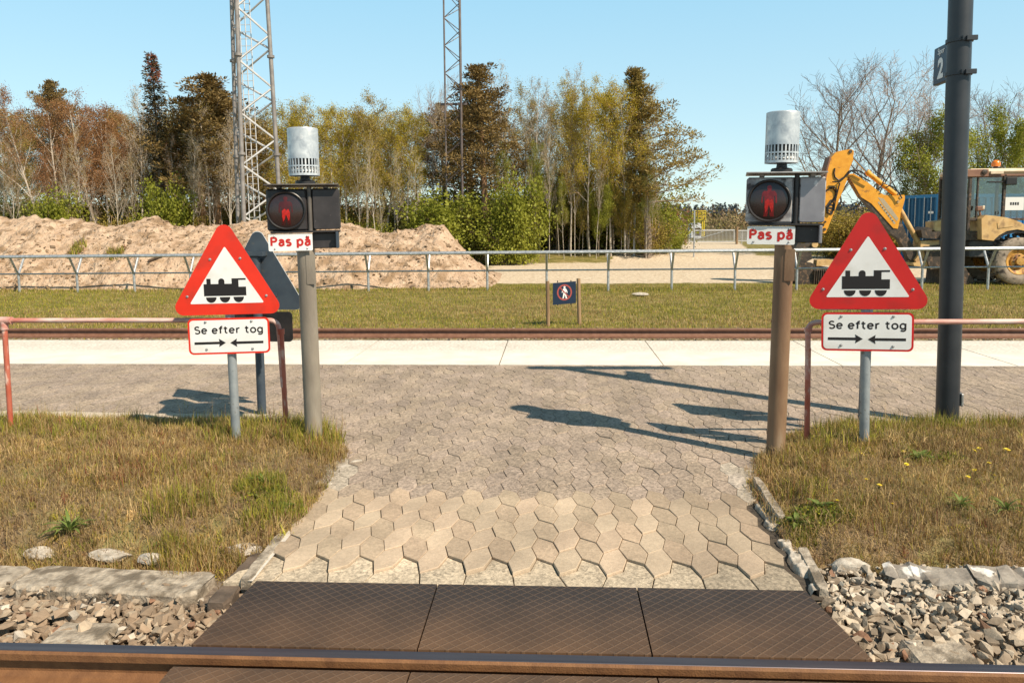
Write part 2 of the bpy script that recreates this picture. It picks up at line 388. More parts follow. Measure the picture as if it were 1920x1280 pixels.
def panel_mat():
    m, n, p = newmat('ribbed brown rubber'); L = n.links.new
    tc = n.nodes.new('ShaderNodeTexCoord'); sp = n.nodes.new('ShaderNodeSeparateXYZ'); L(tc.outputs['Object'], sp.inputs[0])
    def math_(op, a, b=None):
        k = n.nodes.new('ShaderNodeMath'); k.operation = op
        for i, q in enumerate((a, b)):
            if q is None: continue
            if isinstance(q, (int, float)): k.inputs[i].default_value = q
            else: L(q, k.inputs[i])
        return k.outputs[0]
    ribs = []
    for sg in (1, -1):
        t = math_('MULTIPLY', sp.outputs[1], 19.5*sg); q = math_('ADD', math_('MULTIPLY', sp.outputs[0], 17.5), t)
        fr = math_('FRACT', math_('MULTIPLY', q, 1.0))
        tri = math_('ABSOLUTE', math_('SUBTRACT', fr, .5))
        s_ = n.nodes.new('ShaderNodeMapRange'); s_.interpolation_type = 'SMOOTHSTEP'; s_.inputs[1].default_value = .38; s_.inputs[2].default_value = .47; L(tri, s_.inputs[0])
        ribs.append(s_.outputs[0])
    rib = math_('MAXIMUM', ribs[0], ribs[1])
    nz = n.nodes.new('ShaderNodeTexNoise'); nz.inputs['Scale'].default_value = 3.5; nz.inputs['Detail'].default_value = 8; L(tc.outputs['Object'], nz.inputs[0])
    # rust dust that has settled on the panels next to the rail
    gr = n.nodes.new('ShaderNodeMapRange'); gr.inputs[1].default_value = 2.70; gr.inputs[2].default_value = 3.14; gr.inputs[3].default_value = 1; gr.inputs[4].default_value = 0
    L(sp.outputs[1], gr.inputs[0])
    g2 = math_('MULTIPLY', gr.outputs[0], math_('ADD', math_('MULTIPLY', nz.outputs[0], .8), .45))
    g3 = n.nodes.new('ShaderNodeClamp'); L(g2, g3.inputs[0])
    rp = n.nodes.new('ShaderNodeMix'); rp.data_type = 'RGBA'; rp.inputs[6].default_value = (.035,.025,.020, 1); rp.inputs[7].default_value = (.115,.062,.030, 1); L(g3.outputs[0], rp.inputs[0])
    m2 = n.nodes.new('ShaderNodeMix'); m2.data_type = 'RGBA'; L(math_('MULTIPLY', rib, .26), m2.inputs[0]); L(rp.outputs[2], m2.inputs[6]); m2.inputs[7].default_value = (.20,.125,.075, 1)
    v = n.nodes.new('ShaderNodeMapRange'); v.inputs[1].default_value = .3; v.inputs[2].default_value = .7; v.inputs[3].default_value = .75; v.inputs[4].default_value = 1.25; L(nz.outputs[0], v.inputs[0])
    sc = n.nodes.new('ShaderNodeVectorMath'); sc.operation = 'SCALE'; L(m2.outputs[2], sc.inputs[0]); L(v.outputs[0], sc.inputs['Scale'])
    L(sc.outputs[0], p.inputs['Base Color']); p.inputs['Roughness'].default_value = .62
    b = n.nodes.new('ShaderNodeBump'); b.inputs['Strength'].default_value = .5; b.inputs['Distance'].default_value = .004; L(rib, b.inputs['Height']); L(b.outputs[0], p.inputs['Normal'])
    return m
m_panel = panel_mat()

# ------------------------------------------------------------------ noise for shapes
_rs = np.random.RandomState(7)
_tab = _rs.rand(256, 256)
def vnoise(x, y, f=1.0, seed=0):
    x = np.asarray(x, dtype=float)*f + seed*17.31 + 1000; y = np.asarray(y, dtype=float)*f + seed*9.77 + 1000
    xi = np.floor(x).astype(int); yi = np.floor(y).astype(int); fx = x-xi; fy = y-yi
    fx = fx*fx*(3-2*fx); fy = fy*fy*(3-2*fy)
    g = lambda a, b: _tab[a % 256, b % 256]
    return (g(xi, yi)*(1-fx) + g(xi+1, yi)*fx)*(1-fy) + (g(xi, yi+1)*(1-fx) + g(xi+1, yi+1)*fx)*fy
def fbm(x, y, f=1.0, o=4, seed=0):
    t = 0; a = .5
    for i in range(o): t = t + a*vnoise(x, y, f*2**i, seed+i); a *= .5
    return t
def sst(a, b, x):
    t = np.clip((x-a)/(b-a), 0, 1); return t*t*(3-2*t)

def gz(x, y):
    x = np.asarray(x, dtype=float); y = np.asarray(y, dtype=float)
    z = np.full(np.broadcast(x, y).shape, -.24)
    z = z - .20*sst(10.0, 10.3, y) + .13*sst(12.7, 13.4, y)
    z = z - .06*sst(20.8, 23, y)
    bank = sst(35, 39, y)*(1-sst(50, 58, y))*(1-sst(6.5, 9.5, x))
    z = z + .32*bank + .05*sst(12.8, 14, y)*(fbm(x, y, .5, 3, 3)-.5)
    z = z + 5.0*sst(130, 620, y) + 1.5*sst(150, 420, y)*(fbm(x, y, .006, 3, 5)-.5)
    return z

# ------------------------------------------------------------------ ground sheet (grass, sandy yard, track beds)
def ground_mat():
    m, n, p = newmat('dry grass and sandy ground'); L = n.links.new
    tc = n.nodes.new('ShaderNodeTexCoord')
    a = n.nodes.new('ShaderNodeAttribute'); a.attribute_name = 'tint'
    n1 = n.nodes.new('ShaderNodeTexNoise'); n1.inputs['Scale'].default_value = 2.2; n1.inputs['Detail'].default_value = 10; n1.inputs['Roughness'].default_value = .7; L(tc.outputs['Object'], n1.inputs[0])
    n2 = n.nodes.new('ShaderNodeTexNoise'); n2.inputs['Scale'].default_value = 9; n2.inputs['Detail'].default_value = 8; L(tc.outputs['Object'], n2.inputs[0])
    g = n.nodes.new('ShaderNodeValToRGB'); e = g.color_ramp.elements
    e[0].position = .36; e[0].color = (.12,.115,.03, 1); e[1].position = .66; e[1].color = (.33,.25,.11, 1)
    k = e.new(.5); k.color = (.20,.17,.055, 1); L(n1.outputs[0], g.inputs[0])
    s_ = n.nodes.new('ShaderNodeValToRGB'); e = s_.color_ramp.elements
    e[0].position = .35; e[0].color = (.46,.36,.25, 1); e[1].position = .68; e[1].color = (.66,.56,.42, 1); L(n2.outputs[0], s_.inputs[0])
    # sand mask comes from the sheet, its edge broken up by noise
    sep = n.nodes.new('ShaderNodeSeparateColor'); L(a.outputs['Color'], sep.inputs[0])
    ad = n.nodes.new('ShaderNodeMath'); ad.operation = 'MULTIPLY_ADD'; L(n1.outputs[0], ad.inputs[0]); ad.inputs[1].default_value = .9; ad.inputs[2].default_value = -.45
    ad2 = n.nodes.new('ShaderNodeMath'); ad2.operation = 'ADD'; L(sep.outputs[0], ad2.inputs[0]); L(ad.outputs[0], ad2.inputs[1])
    mr = n.nodes.new('ShaderNodeMapRange'); mr.inputs[1].default_value = .44; mr.inputs[2].default_value = .56; L(ad2.outputs[0], mr.inputs[0])
    mx = n.nodes.new('ShaderNodeMix'); mx.data_type = 'RGBA'; L(mr.outputs[0], mx.inputs[0]); L(g.outputs[0], mx.inputs[6]); L(s_.outputs[0], mx.inputs[7])
    # stony track bed
    v = n.nodes.new('ShaderNodeTexVoronoi'); v.inputs['Scale'].default_value = 16; L(tc.outputs['Object'], v.inputs[0])
    sv = n.nodes.new('ShaderNodeSeparateColor'); L(v.outputs['Color'], sv.inputs[0])
    st = n.nodes.new('ShaderNodeValToRGB'); e = st.color_ramp.elements; e[0].color = (.09,.065,.045, 1); e[1].color = (.36,.29,.22, 1); L(sv.outputs[0], st.inputs[0])
    mx2 = n.nodes.new('ShaderNodeMix'); mx2.data_type = 'RGBA'; L(sep.outputs[1], mx2.inputs[0]); L(mx.outputs[2], mx2.inputs[6]); L(st.outputs[0], mx2.inputs[7])
    # woodland floor and far heath
    mx3 = n.nodes.new('ShaderNodeMix'); mx3.data_type = 'RGBA'; L(sep.outputs[2], mx3.inputs[0]); L(mx2.outputs[2], mx3.inputs[6]); mx3.inputs[7].default_value = (.10,.075,.035, 1)
    L(mx3.outputs[2], p.inputs['Base Color']); p.inputs['Roughness'].default_value = .95; p.inputs['Specular IOR Level'].default_value = .1
    b = n.nodes.new('ShaderNodeBump'); b.inputs['Strength'].default_value = .8; b.inputs['Distance'].default_value = .06; L(n2.outputs[0], b.inputs['Height']); L(b.outputs[0], p.inputs['Normal'])
    return m
m_ground = ground_mat()

def sand_mask(x, y):
    s_ = sst(22.6, 25.2, y)*(1-sst(33.5, 37.0, y))*sst(-4.5, -1.0, x)
    road = sst(22.6, 25, y)*(1-sst(64, 68, y))*(1 - sst(2.6, 4.4, np.abs(x - (3.4 + (y-22)*.2))))
    yard = sst(24, 27, y)*(1-sst(38, 44, y))*sst(6, 9, x)
    return np.maximum(np.maximum(s_, road), yard)
def grid_mesh(name, xs, ys, zf, mat, tintf=None):
    X, Y = np.meshgrid(xs, ys); Z = zf(X, Y)
    nx, ny = len(xs), len(ys)
    V = np.stack([X.ravel(), Y.ravel(), Z.ravel()], 1)
    i = np.arange(nx-1)[None, :] + nx*np.arange(ny-1)[:, None]
    Q = np.stack([i, i+1, i+1+nx, i+nx], -1).reshape(-1, 4)
    o = np_mesh(name, V, Q, mat, tintf(X.ravel(), Y.ravel()) if tintf else None, quads=True)
    o.data.polygons.foreach_set('use_smooth', [True]*len(o.data.polygons))
    return o
xs = np.concatenate([-np.geomspace(1500, 26, 26), np.linspace(-25, 25, 126), np.geomspace(26, 1500, 26)])
ys = np.concatenate([np.linspace(-30, 2, 9), np.linspace(2.5, 70, 240), np.geomspace(71, 2500, 40)])
def gtint(x, y):
    t = np.zeros((len(x), 3)); t[:, 0] = sand_mask(x, y)
    t[:, 1] = np.maximum(1-sst(12.7, 13.3, y), 0)
    t[:, 2] = np.clip(sst(37, 40, y)*(1-sst(54, 60, y))*(1-sst(5, 9, x)) + sst(66, 75, y), 0, 1)*.9
    return t
tag(grid_mesh('ground', xs, ys, gz, m_ground, gtint), kind='structure')

# ------------------------------------------------------------------ paving
rng = random.Random(3)
XL, XR = -1.36, 1.135
PC, PP, BU, SK = .107, .232, .015, .028
Y0, X0 = 3.50, .281
def border(j, side, k, y):        # helper not needed: borders written out below
    return 0
pav = MB()
def hexpoly(cx, cy, even):
    # the border right of an even column is shifted back, the one left of it forward
    sl, sr = (-SK, SK) if even else (SK, -SK)
    nw, wd = PC/2-BU, PC/2+BU
    return [(cx-nw, cy-PP/2+sl), (cx+nw, cy-PP/2+sr), (cx+wd, cy+sr), (cx+nw, cy+PP/2+sr), (cx-nw, cy+PP/2+sl), (cx-wd, cy+sl)]
def stone(poly, z, tint_, tilt=(0, 0), gap=.0022, depth=.06):
    cx = sum(p[0] for p in poly)/len(poly); cy = sum(p[1] for p in poly)/len(poly)
    n = len(poly); out = []
    for lvl, (g_, dz) in enumerate(((gap, -depth), (gap, -.0025), (gap+.0022, 0))):
        for x, y in poly:
            d = math.hypot(x-cx, y-cy); k = (d-g_)/d
            xx, yy = cx+(x-cx)*k, cy+(y-cy)*k
            out.append((xx, yy, z + dz + (xx-cx)*tilt[0] + (yy-cy)*tilt[1]))
    fs = [tuple(range(2*n, 3*n))]
    for l in range(2):
        for i in range(n):
            j = (i+1) % n; fs.append((l*n+i, l*n+j, (l+1)*n+j, (l+1)*n+i))
    pav.add(out, fs, tint_)
kmin, kmax = -110, 90
LIGHT_END = 4.36
for k in range(kmin, kmax):
    even = k % 2 == 0
    cx = X0 + k*PC
    for j in range(0, 26):
        cy = Y0 + j*PP + (0 if even else PP/2)
        if cy - PP/2 - SK > 8.40: continue
        if cy < 5.55 and (cx < XL-.55*sst(4.4, 5.0, cy) or cx > XR + .5*sst(4.4, 5.0, cy)): continue
        if abs(cx) > 10.5: continue
        if cy < 5.9 and (cx < -2.2 or cx > 2.2): continue
        poly = hexpoly(cx, cy, even)
        if cy > 8.15: poly = [(x, min(y, 8.422 + .0002*i_)) for i_, (x, y) in enumerate(poly)]
        f_ = rng.uniform(.90, 1.10)
        if cy < LIGHT_END and XL < cx < XR:
            warm = rng.uniform(-.02, .02)
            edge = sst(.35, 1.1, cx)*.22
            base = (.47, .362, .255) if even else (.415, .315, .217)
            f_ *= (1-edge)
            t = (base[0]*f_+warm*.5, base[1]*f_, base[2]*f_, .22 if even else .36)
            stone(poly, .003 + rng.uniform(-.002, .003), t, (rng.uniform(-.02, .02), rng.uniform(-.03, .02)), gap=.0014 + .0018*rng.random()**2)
        else:
            base = (.325, .252, .190)
            if (cx < XL+.1 or cx > XR-.1) and cy < 5.0: base = (.40, .34, .27)
            t = (base[0]*f_, base[1]*f_, base[2]*f_*rng.uniform(.96, 1.03), .9)
            st_ = .0018 if cy < 6 else .0012
            stone(poly, rng.uniform(-st_, st_), t, (rng.uniform(-.012, .012), rng.uniform(-.02, .012)), gap=.0012 + .0024*rng.random()**3)
def jog(k): return (math.sin(k*12.9898)*43758.5453 % 1.0)*.07 - .03
# sunken exposed-aggregate slabs between the last row and the crossing panels
yl = Y0 + .06 - .10
for k in range(kmin, kmax):
    if k % 2 == 0: continue
    cx = X0 + k*PC
    if cx < XL-.1 or cx > XR+.02: continue
    a = hexpoly(cx-PC, Y0, True); b = hexpoly(cx, Y0+PP/2, False); c_ = hexpoly(cx+PC, Y0, True)
    ym = 3.245 + rng.uniform(-.004, .008); ja, jb = jog(k-1), jog(k+1)
    poly = [(a[0][0]+ja, ym), (c_[0][0]+jb, ym), c_[0], c_[5], b[1], b[0], a[2], a[1], a[0]]
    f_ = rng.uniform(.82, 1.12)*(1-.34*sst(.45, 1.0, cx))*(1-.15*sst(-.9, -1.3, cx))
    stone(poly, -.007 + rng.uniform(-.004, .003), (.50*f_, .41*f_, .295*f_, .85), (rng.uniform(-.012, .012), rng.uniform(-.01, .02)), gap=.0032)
pav.c = [c for c in pav.c]
o = pav.build('paving', m_paver); tag(o, kind='structure')
MB().add([(-11, 5.9, -.010), (11, 5.9, -.010), (11, 8.43, -.010), (-11, 8.43, -.010), (-1.40, 3.22, -.030), (1.17, 3.22, -.030), (1.17, 4.9, -.012), (-1.40, 4.9, -.012), (2.4, 5.9, -.010), (-2.4, 5.9, -.010)],
         [(0, 1, 2, 3), (4, 5, 6, 7), (7, 6, 8, 9)]).build('paving_bed', m_joint)
tag(bpy.data.objects['paving_bed'], kind='structure')
# loose sandy strip between the left bank and the paving
m_sandloose = M('loose pale sand', (.42,.34,.25), (.60,.50,.38), scale=30, rough=.95, bump=.4, bscale=120, detail=9)

# platform edge: cast concrete slabs (structure)
edge_joints = [-14.0, -9.2, -4.9, -2.35, -.60, 1.22, 3.15, 5.0, 7.1, 9.4, 14.0]
pe = MB()
rngp = random.Random(5)
for a, b in zip(edge_joints[:-1], edge_joints[1:]):
    sk = rngp.uniform(-.05, .05); g_ = .007
    z = rngp.uniform(0, .004)
    vs = [(a+g_, 8.43, z), (b-g_, 8.43, z), (b-g_+sk*0, 10.16, z), (a+g_, 10.16, z)]
    vs2 = [(x, y, -.42) for x, y, _ in vs]
    pe.add(vs+vs2, [(0, 1, 2, 3), (4, 7, 6, 5), (0, 4, 5, 1), (1, 5, 6, 2), (2, 6, 7, 3), (3, 7, 4, 0)])
m_edge = M('sun bleached platform concrete', (.66,.605,.52), (.78,.72,.63), scale=3, rough=.85, detail=10, bump=.2, bscale=140)
def edge_dirt(m):                     # trodden, grittier band along the outer part of the slabs
    n = m.node_tree; L = n.links.new; p = n.nodes['Principled BSDF']
    tc = n.nodes.new('ShaderNodeTexCoord'); sp = n.nodes.new('ShaderNodeSeparateXYZ'); L(tc.outputs['Object'], sp.inputs[0])
    nz = n.nodes.new('ShaderNodeTexNoise'); nz.inputs['Scale'].default_value = 30; nz.inputs['Detail'].default_value = 12; L(tc.outputs['Object'], nz.inputs[0])
    a = n.nodes.new('ShaderNodeMapRange'); a.inputs[1].default_value = 9.1; a.inputs[2].default_value = 9.5; a.inputs[4].default_value = .55; L(sp.outputs[1], a.inputs[0])
    b = n.nodes.new('ShaderNodeMapRange'); b.inputs[1].default_value = .38; b.inputs[2].default_value = .62; L(nz.outputs[0], b.inputs[0])
    mu = n.nodes.new('ShaderNodeMath'); mu.operation = 'MULTIPLY'; L(a.outputs[0], mu.inputs[0]); L(b.outputs[0], mu.inputs[1])
    mx = n.nodes.new('ShaderNodeMix'); mx.data_type = 'RGBA'; L(mu.outputs[0], mx.inputs[0]); L(p.inputs['Base Color'].links[0].from_socket, mx.inputs[6]); mx.inputs[7].default_value = (.34,.29,.23, 1)
    L(mx.outputs[2], p.inputs['Base Color'])
edge_dirt(m_edge)
tag(pe.build('platform_edge', m_edge), kind='structure')

# ------------------------------------------------------------------ rails
def rail(name, y, ztop, mtop, mside, label, x0=-16, x1=16):
    """flat-bottom rail along X, gauge corner towards the camera; y = middle of the head"""
    prof = [(-.075, -.155), (.075, -.155), (.075, -.132), (.022, -.108), (.007, -.092), (.007, -.044), (.035, -.036), (.036, -.010), (.027, -.002), (-.027, -.002), (-.036, -.010), (-.035, -.036), (-.007, -.044), (-.007, -.092), (-.022, -.108), (-.075, -.132)]
    t = thing(name, (0, y, ztop-.155), label, 'rail')
    MB().prism_yz([(y+a, ztop+b) for a, b in prof], x0, x1).build('rail_body', mside, t, world=True)
    MB().prism_yz([(y-.027, ztop-.0035), (y-.024, ztop), (y+.024, ztop), (y+.027, ztop-.0035)], x0, x1).build('running_surface', mtop, t, world=True)
    return t
rail('rail', 2.678, 0.004, m_railtop, m_rust, 'rusty rail with polished blue grey top running along the bottom of the photo')
m_rustdark = M('dark brown rail rust', (.055,.026,.016), (.09,.045,.028), scale=12, rough=.7, bump=.2)
rail('rail', 12.66, -.19, m_railfar, m_railfar, 'brown rail beyond the white platform edge, in front of the dry grass')
rail('rail', 11.16, -.19, m_railfar, m_railfar, 'brown rail right behind the platform edge, hidden by it')
# ballast bed of the near track
bed = lambda x, y: -.10 - .05*sst(3.25, 2.7, y) + .025*(x > 0)*sst(3.0, 3.3, y) + .02*(fbm(x, y, 6, 2, 2)-.5)
m_bed = M('gritty ballast soil', (.10,.075,.055), (.24,.19,.14), scale=30, rough=.95, bump=.5, bscale=90, detail=8)
tag(grid_mesh('ballast_bed', np.linspace(-6, 6, 60), np.linspace(-1.5, 3.7, 40), lambda X, Y: bed(X, Y) - .1*(np.abs(X+.1) < 1.28)*(Y > 2.5), m_bed), kind='structure')

m_stone = M('grey brown ballast stone', (.75,.72,.68), (1.0,.97,.92), scale=26, rough=.85, attr=True, bump=.35, bscale=70, detail=8)
ICO_V = []
def _ico():
    t = (1+5**.5)/2
    v = [(-1,t,0),(1,t,0),(-1,-t,0),(1,-t,0),(0,-1,t),(0,1,t),(0,-1,-t),(0,1,-t),(t,0,-1),(t,0,1),(-t,0,-1),(-t,0,1)]
    f = [(0,11,5),(0,5,1),(0,1,7),(0,7,10),(0,10,11),(1,5,9),(5,11,4),(11,10,2),(10,7,6),(7,1,8),(3,9,4),(3,4,2),(3,2,6),(3,6,8),(3,8,9),(4,9,5),(2,4,11),(6,2,10),(8,6,7),(9,8,1)]
    v = np.array(v, float); v /= np.linalg.norm(v[0]); return v, np.array(f)
ICO_V, ICO_F = _ico()
CUBE_V = np.array([(a, b, c) for a in (-1, 1) for b in (-1, 1) for c in (-1, 1)], float)*.62
import bmesh
HULLS = []
_hr = np.random.RandomState(77)
for _ in range(48):
    bm = bmesh.new()
    q = _hr.normal(size=(9, 3)); q /= np.linalg.norm(q, axis=1, keepdims=True); q *= _hr.uniform(.75, 1.2, (9, 1))
    for v in q: bm.verts.new(v)
    r_ = bmesh.ops.convex_hull(bm, input=bm.verts[:])
    junk = [g for g in r_['geom_interior'] if isinstance(g, bmesh.types.BMVert)]
    if junk: bmesh.ops.delete(bm, geom=junk, context='VERTS')
    bmesh.ops.triangulate(bm, faces=bm.faces[:]); bm.normal_update(); bm.verts.index_update()
    HULLS.append((np.array([v.co[:] for v in bm.verts]), np.array([[v.index for v in f.verts] for f in bm.faces]))); bm.free()
def stones(name, pts, seed, mat, colf, parent=None):
    rs = np.random.RandomState(seed); V = []; T = []; C = []; n = 0
    for (x, y, z, s) in pts:
        v, f = HULLS[rs.randint(len(HULLS))]
        v = v*np.array([rs.uniform(.85, 1.5), rs.uniform(.7, 1.1), rs.uniform(.6, 1.0)])
        a, b = rs.uniform(0, 2*PI), rs.uniform(-.7, .7)
        ca, sa, cb, sb = math.cos(a), math.sin(a), math.cos(b), math.sin(b)
        v = v @ np.array([[1,0,0],[0,cb,-sb],[0,sb,cb]]).T @ np.array([[ca,-sa,0],[sa,ca,0],[0,0,1]]).T
        V.append(v*s + (x, y, z)); T.append(f + n); n += len(v)
        C.append(np.tile(colf(rs, x, y), (len(v), 1)))
    return np_mesh(name, np.concatenate(V), np.concatenate(T), mat, np.concatenate(C), parent=parent)
rs = np.random.RandomState(11)
pts = []
def scatter(n, x0, x1, y0, y1, s0, s1, ok, lift=.0):
    for _ in range(n):
        x, y = rs.uniform(x0, x1), rs.uniform(y0, y1)
        if not ok(x, y): continue
        s = s0 + (s1-s0)*rs.rand()**1.8
        pts.append((x, y, float(bed(np.array(x), np.array(y))) + lift + rs.uniform(-.01, .03), s))
# left of the crossing
scatter(2000, -3.2, -1.30, 2.74, 3.17, .018, .037, lambda x, y: x < -1.40 + (y-2.7)*.13)
scatter(350, -3.2, -1.30, 2.74, 3.10, .022, .039, lambda x, y: x < -1.44, .03)
scatter(260, -3.2, -1.34, 3.12, 3.30, .012, .024, lambda x, y: True, .02)
# right of the crossing
scatter(2700, 1.12, 3.2, 2.74, 3.25, .018, .036, lambda x, y: x > 1.175 - (y-2.6)*.11, .0)
scatter(520, 1.12, 3.2, 2.74, 3.12, .022, .039, lambda x, y: x > 1.22, .03)
scatter(900, 1.16, 3.6, 3.15, 3.52, .012, .034, lambda x, y: True, .035)
scatter(700, 1.16, 3.6, 3.15, 3.56, .006, .018, lambda x, y: True, .045)
def bc(rs, x, y):
    f = rs.uniform(.68, 1.15)
    if x < 0: b = np.array([.34, .255, .18]) if rs.rand() < .7 else np.array([.48, .39, .29])
    else: b = np.array([.37, .30, .225]) if rs.rand() < .6 else np.array([.54, .46, .36])
    if x > 0 and y > 3.15 and rs.rand() < .6: b = np.array([.62, .54, .44])
    if rs.rand() < .025: b = np.array([.34, .19, .12])
    if rs.rand() < .05: b = np.array([.62, .56, .48])
    return b*f*.92
tag(stones('ballast', pts, 5, m_stone, bc), 'crushed ballast stones beside the near rail', 'gravel', kind='stuff')
# a little coarse stone along the far rail
pts = []
rs = np.random.RandomState(12)
for _ in range(1500):
    x, y = rs.uniform(-9, 8), 12.78 + abs(rs.normal(0, .28)); pts.append((x, y, float(gz(x, y))+.01, rs.uniform(.012, .035)))
tag(stones('ballast', pts, 6, m_stone, lambda rs, x, y: np.array([.26, .21, .16])*rs.uniform(.4, 2.0)), 'scattered stones along the far rail and dry grass', 'gravel', kind='stuff')

# sleepers showing between the stones
for x, y, l in ((-1.95, 2.88, 'stone grey sleeper end among the ballast left of the crossing'), (1.50, 2.88, 'stone grey sleeper end among the ballast right of the crossing')):
    t = MB().bbox((x, y, -.115), (.26, .26, .09), .02).build('sleeper', m_kerb); tag(t, l, 'sleeper')

# crossing panels: three behind the rail, three in front of it
px = [-1.385, -.512, .365, 1.165]
outer_l = ['leftmost ribbed rubber panel between paving and rail, beside the left ballast', 'middle ribbed rubber panel between paving and rail', 'rightmost ribbed rubber panel between paving and rail, beside the right ballast']
for i in range(3):
    a, b = px[i]+.003, px[i+1]-.003
    t0, t1 = (.05, 0) if i == 0 else ((0, -.075) if i == 2 else (0, 0))
    m = MB(); z = .004
    y0, y1 = 2.716, 3.238
    top = [(a, y0, z), (b, y0, z), (b+t1, y1, z), (a+t0, y1, z)]; bot = [(x, y, -.14) for x, y, _ in top]
    m.add(top+bot, [(0, 1, 2, 3), (0, 4, 5, 1), (1, 5, 6, 2), (2, 6, 7, 3), (3, 7, 4, 0)])
    tag(m.build('crossing_mat', m_panel), outer_l[i], 'crossing panel', 'rubber crossing panels')
inner_l = ['leftmost rubber panel in front of the near rail at the bottom edge', 'middle rubber panel in front of the near rail at the bottom edge', 'rightmost rubber panel in front of the near rail at the bottom edge']
for i in range(3):
    a, b = px[i]+.003, px[i+1]-.003
    m = MB(); z = .004
    y1, y0 = 2.585, 1.75
    prof = [(y0, -.12), (y0, z), (y1-.03, z), (y1-.008, z-.004), (y1, z-.02), (y1, -.12)]
    n = len(prof)
    vs = [(a - (.0 if i else 0), y, q) for y, q in prof] + [(b, y, q) for y, q in prof]
    m.add(vs, [tuple(range(n))[::-1], tuple(range(n, 2*n))] + [(k, (k+1) % n, (k+1) % n+n, k+n) for k in range(n)])
    tag(m.build('crossing_mat', m_panel), inner_l[i], 'crossing panel', 'rubber crossing panels')

# ------------------------------------------------------------------ grass banks either side of the path
def xrl(y): return -1.40 - .06*sst(4.2, 5.0, y) - .16*sst(5.1, 5.5, y) - .9*sst(5.45, 6.02, y)**1.6
def xlr(y): return 1.20 + .03*sst(3.6, 3.2, y) + .16*sst(4.5, 4.9, y) + .25*sst(5.0, 5.4, y) + 1.1*sst(5.4, 6.1, y)**1.5
def yb(x): return 5.98 + .05*np.sin(x*2.1) + .12*(vnoise(x, x*0, 1.3, 4)-.5)
def hl(x, y):
    top = .040*sst(0, .4, xrl(y)-x)*sst(6.02, 5.45, y)
    z = -.14*(1-sst(3.40, 3.90, y)) + top*sst(3.5, 4.9, y) + .03*sst(3.3, 3.9, y)*sst(0, .25, xrl(y)-x)*sst(6.0, 5.5, y)
    return z + .03*(fbm(x, y, 2.6, 4, 1)-.5) - .03*sst(.02, -.12, xrl(y)-x) - .05*sst(-.02, .12, y-yb(x))
def hr(x, y):
    top = .060*sst(0, .7, x-xlr(y))*sst(6.15, 5.0, y)
    z = -.14*(1-sst(3.40, 3.90, y)) + top*sst(3.5, 4.6, y) + .04*sst(3.3, 3.9, y)*sst(0, .25, x-xlr(y))*sst(6.1, 5.6, y)
    return z + .035*(fbm(x, y, 2.6, 4, 2)-.5) - .03*sst(.02, -.12, x-xlr(y)) - .05*sst(-.02, .12, y-yb(x))
m_soil = M('dry thatch and soil', (.10,.066,.036), (.30,.215,.12), scale=16, rough=.95, bump=.7, bscale=90, detail=10, c3=(.20,.19,.06), s3=3, lo3=.45, hi3=.65)
def bank(name, xs, ys, zf, inside):
    X, Y = np.meshgrid(xs, ys); Z = zf(X, Y) + .012*(fbm(X, Y, 14, 2, 8)-.5)
    nx, ny = len(xs), len(ys)
    i = (np.arange(nx-1)[None, :] + nx*np.arange(ny-1)[:, None]).ravel()
    Q = np.stack([i, i+1, i+1+nx, i+nx], -1)
    cx = X.ravel()[Q].mean(1); cy = Y.ravel()[Q].mean(1)
    Q = Q[inside(cx, cy)]
    o = np_mesh(name, np.stack([X.ravel(), Y.ravel(), Z.ravel()], 1), Q, m_soil, quads=True)
    o.data.polygons.foreach_set('use_smooth', [True]*len(o.data.polygons)); tag(o, kind='structure')
inL = lambda x, y: (x < xrl(y)+.05) & (y < yb(x)+.06) & (y > 3.43 - .18*sst(-1.62, -1.50, x))
inR = lambda x, y: (x > xlr(y)-.05) & (y < yb(x)+.06) & (y > 3.50)
bank('grass_bank', np.linspace(-7, -1.2, 150), np.linspace(3.22, 6.25, 90), hl, inL)
bank('grass_bank', np.linspace(1.05, 7, 150), np.linspace(3.22, 6.25, 90), hr, inR)
ss = grid_mesh('sand_strip', np.linspace(-10, -2.3, 90), np.linspace(5.85, 6.30, 14), lambda X, Y: .012 - .03*sst(.0, .12, np.abs(Y-6.06) - .10 - .10*(vnoise(X, X*0, 1.7, 6)-.3)*sst(-2.3, -3.2, X)) + .01*(fbm(X, Y, 12, 2, 3)-.5), m_sandloose)
tag(ss, kind='structure')

m_grass = leafmat('grass blade', (.8, .8, .8), (1, 1, 1), trans=.30, attr=True, scale=3)
def blades(P, Ln, W, colr, rs, lean=.55):
    """curved two-segment blades; P (n,3), Ln lengths, W widths, colr (n,3)"""
    n = len(P); a = rs.uniform(0, 2*PI, n); le = np.abs(rs.normal(0, lean, n))
    d = np.stack([np.cos(a), np.sin(a), np.zeros(n)], 1)
    f = rs.uniform(0, 2*PI, n); side = np.stack([np.cos(f), np.sin(f), np.zeros(n)], 1)
    up = np.array([0, 0, 1.0])
    mid = P + up*(Ln*.55*np.cos(le*.5))[:, None] + d*(Ln*.55*np.sin(le*.5))[:, None]
    tip = mid + up*(Ln*.45*np.cos(le*1.7))[:, None] + d*(Ln*.45*np.sin(le*1.7))[:, None]
    w2 = (W/2)[:, None]
    V = np.stack([P-side*w2, P+side*w2, mid-side*w2*.75, mid+side*w2*.75, tip], 1).reshape(-1, 3)
    b = (np.arange(n)*5)[:, None]
    T = np.concatenate([b+[0, 1, 3], b+[0, 3, 2], b+[2, 3, 4]], 1).reshape(-1, 3)
    C = np.repeat(colr, 5, 0)
    return V, T, C
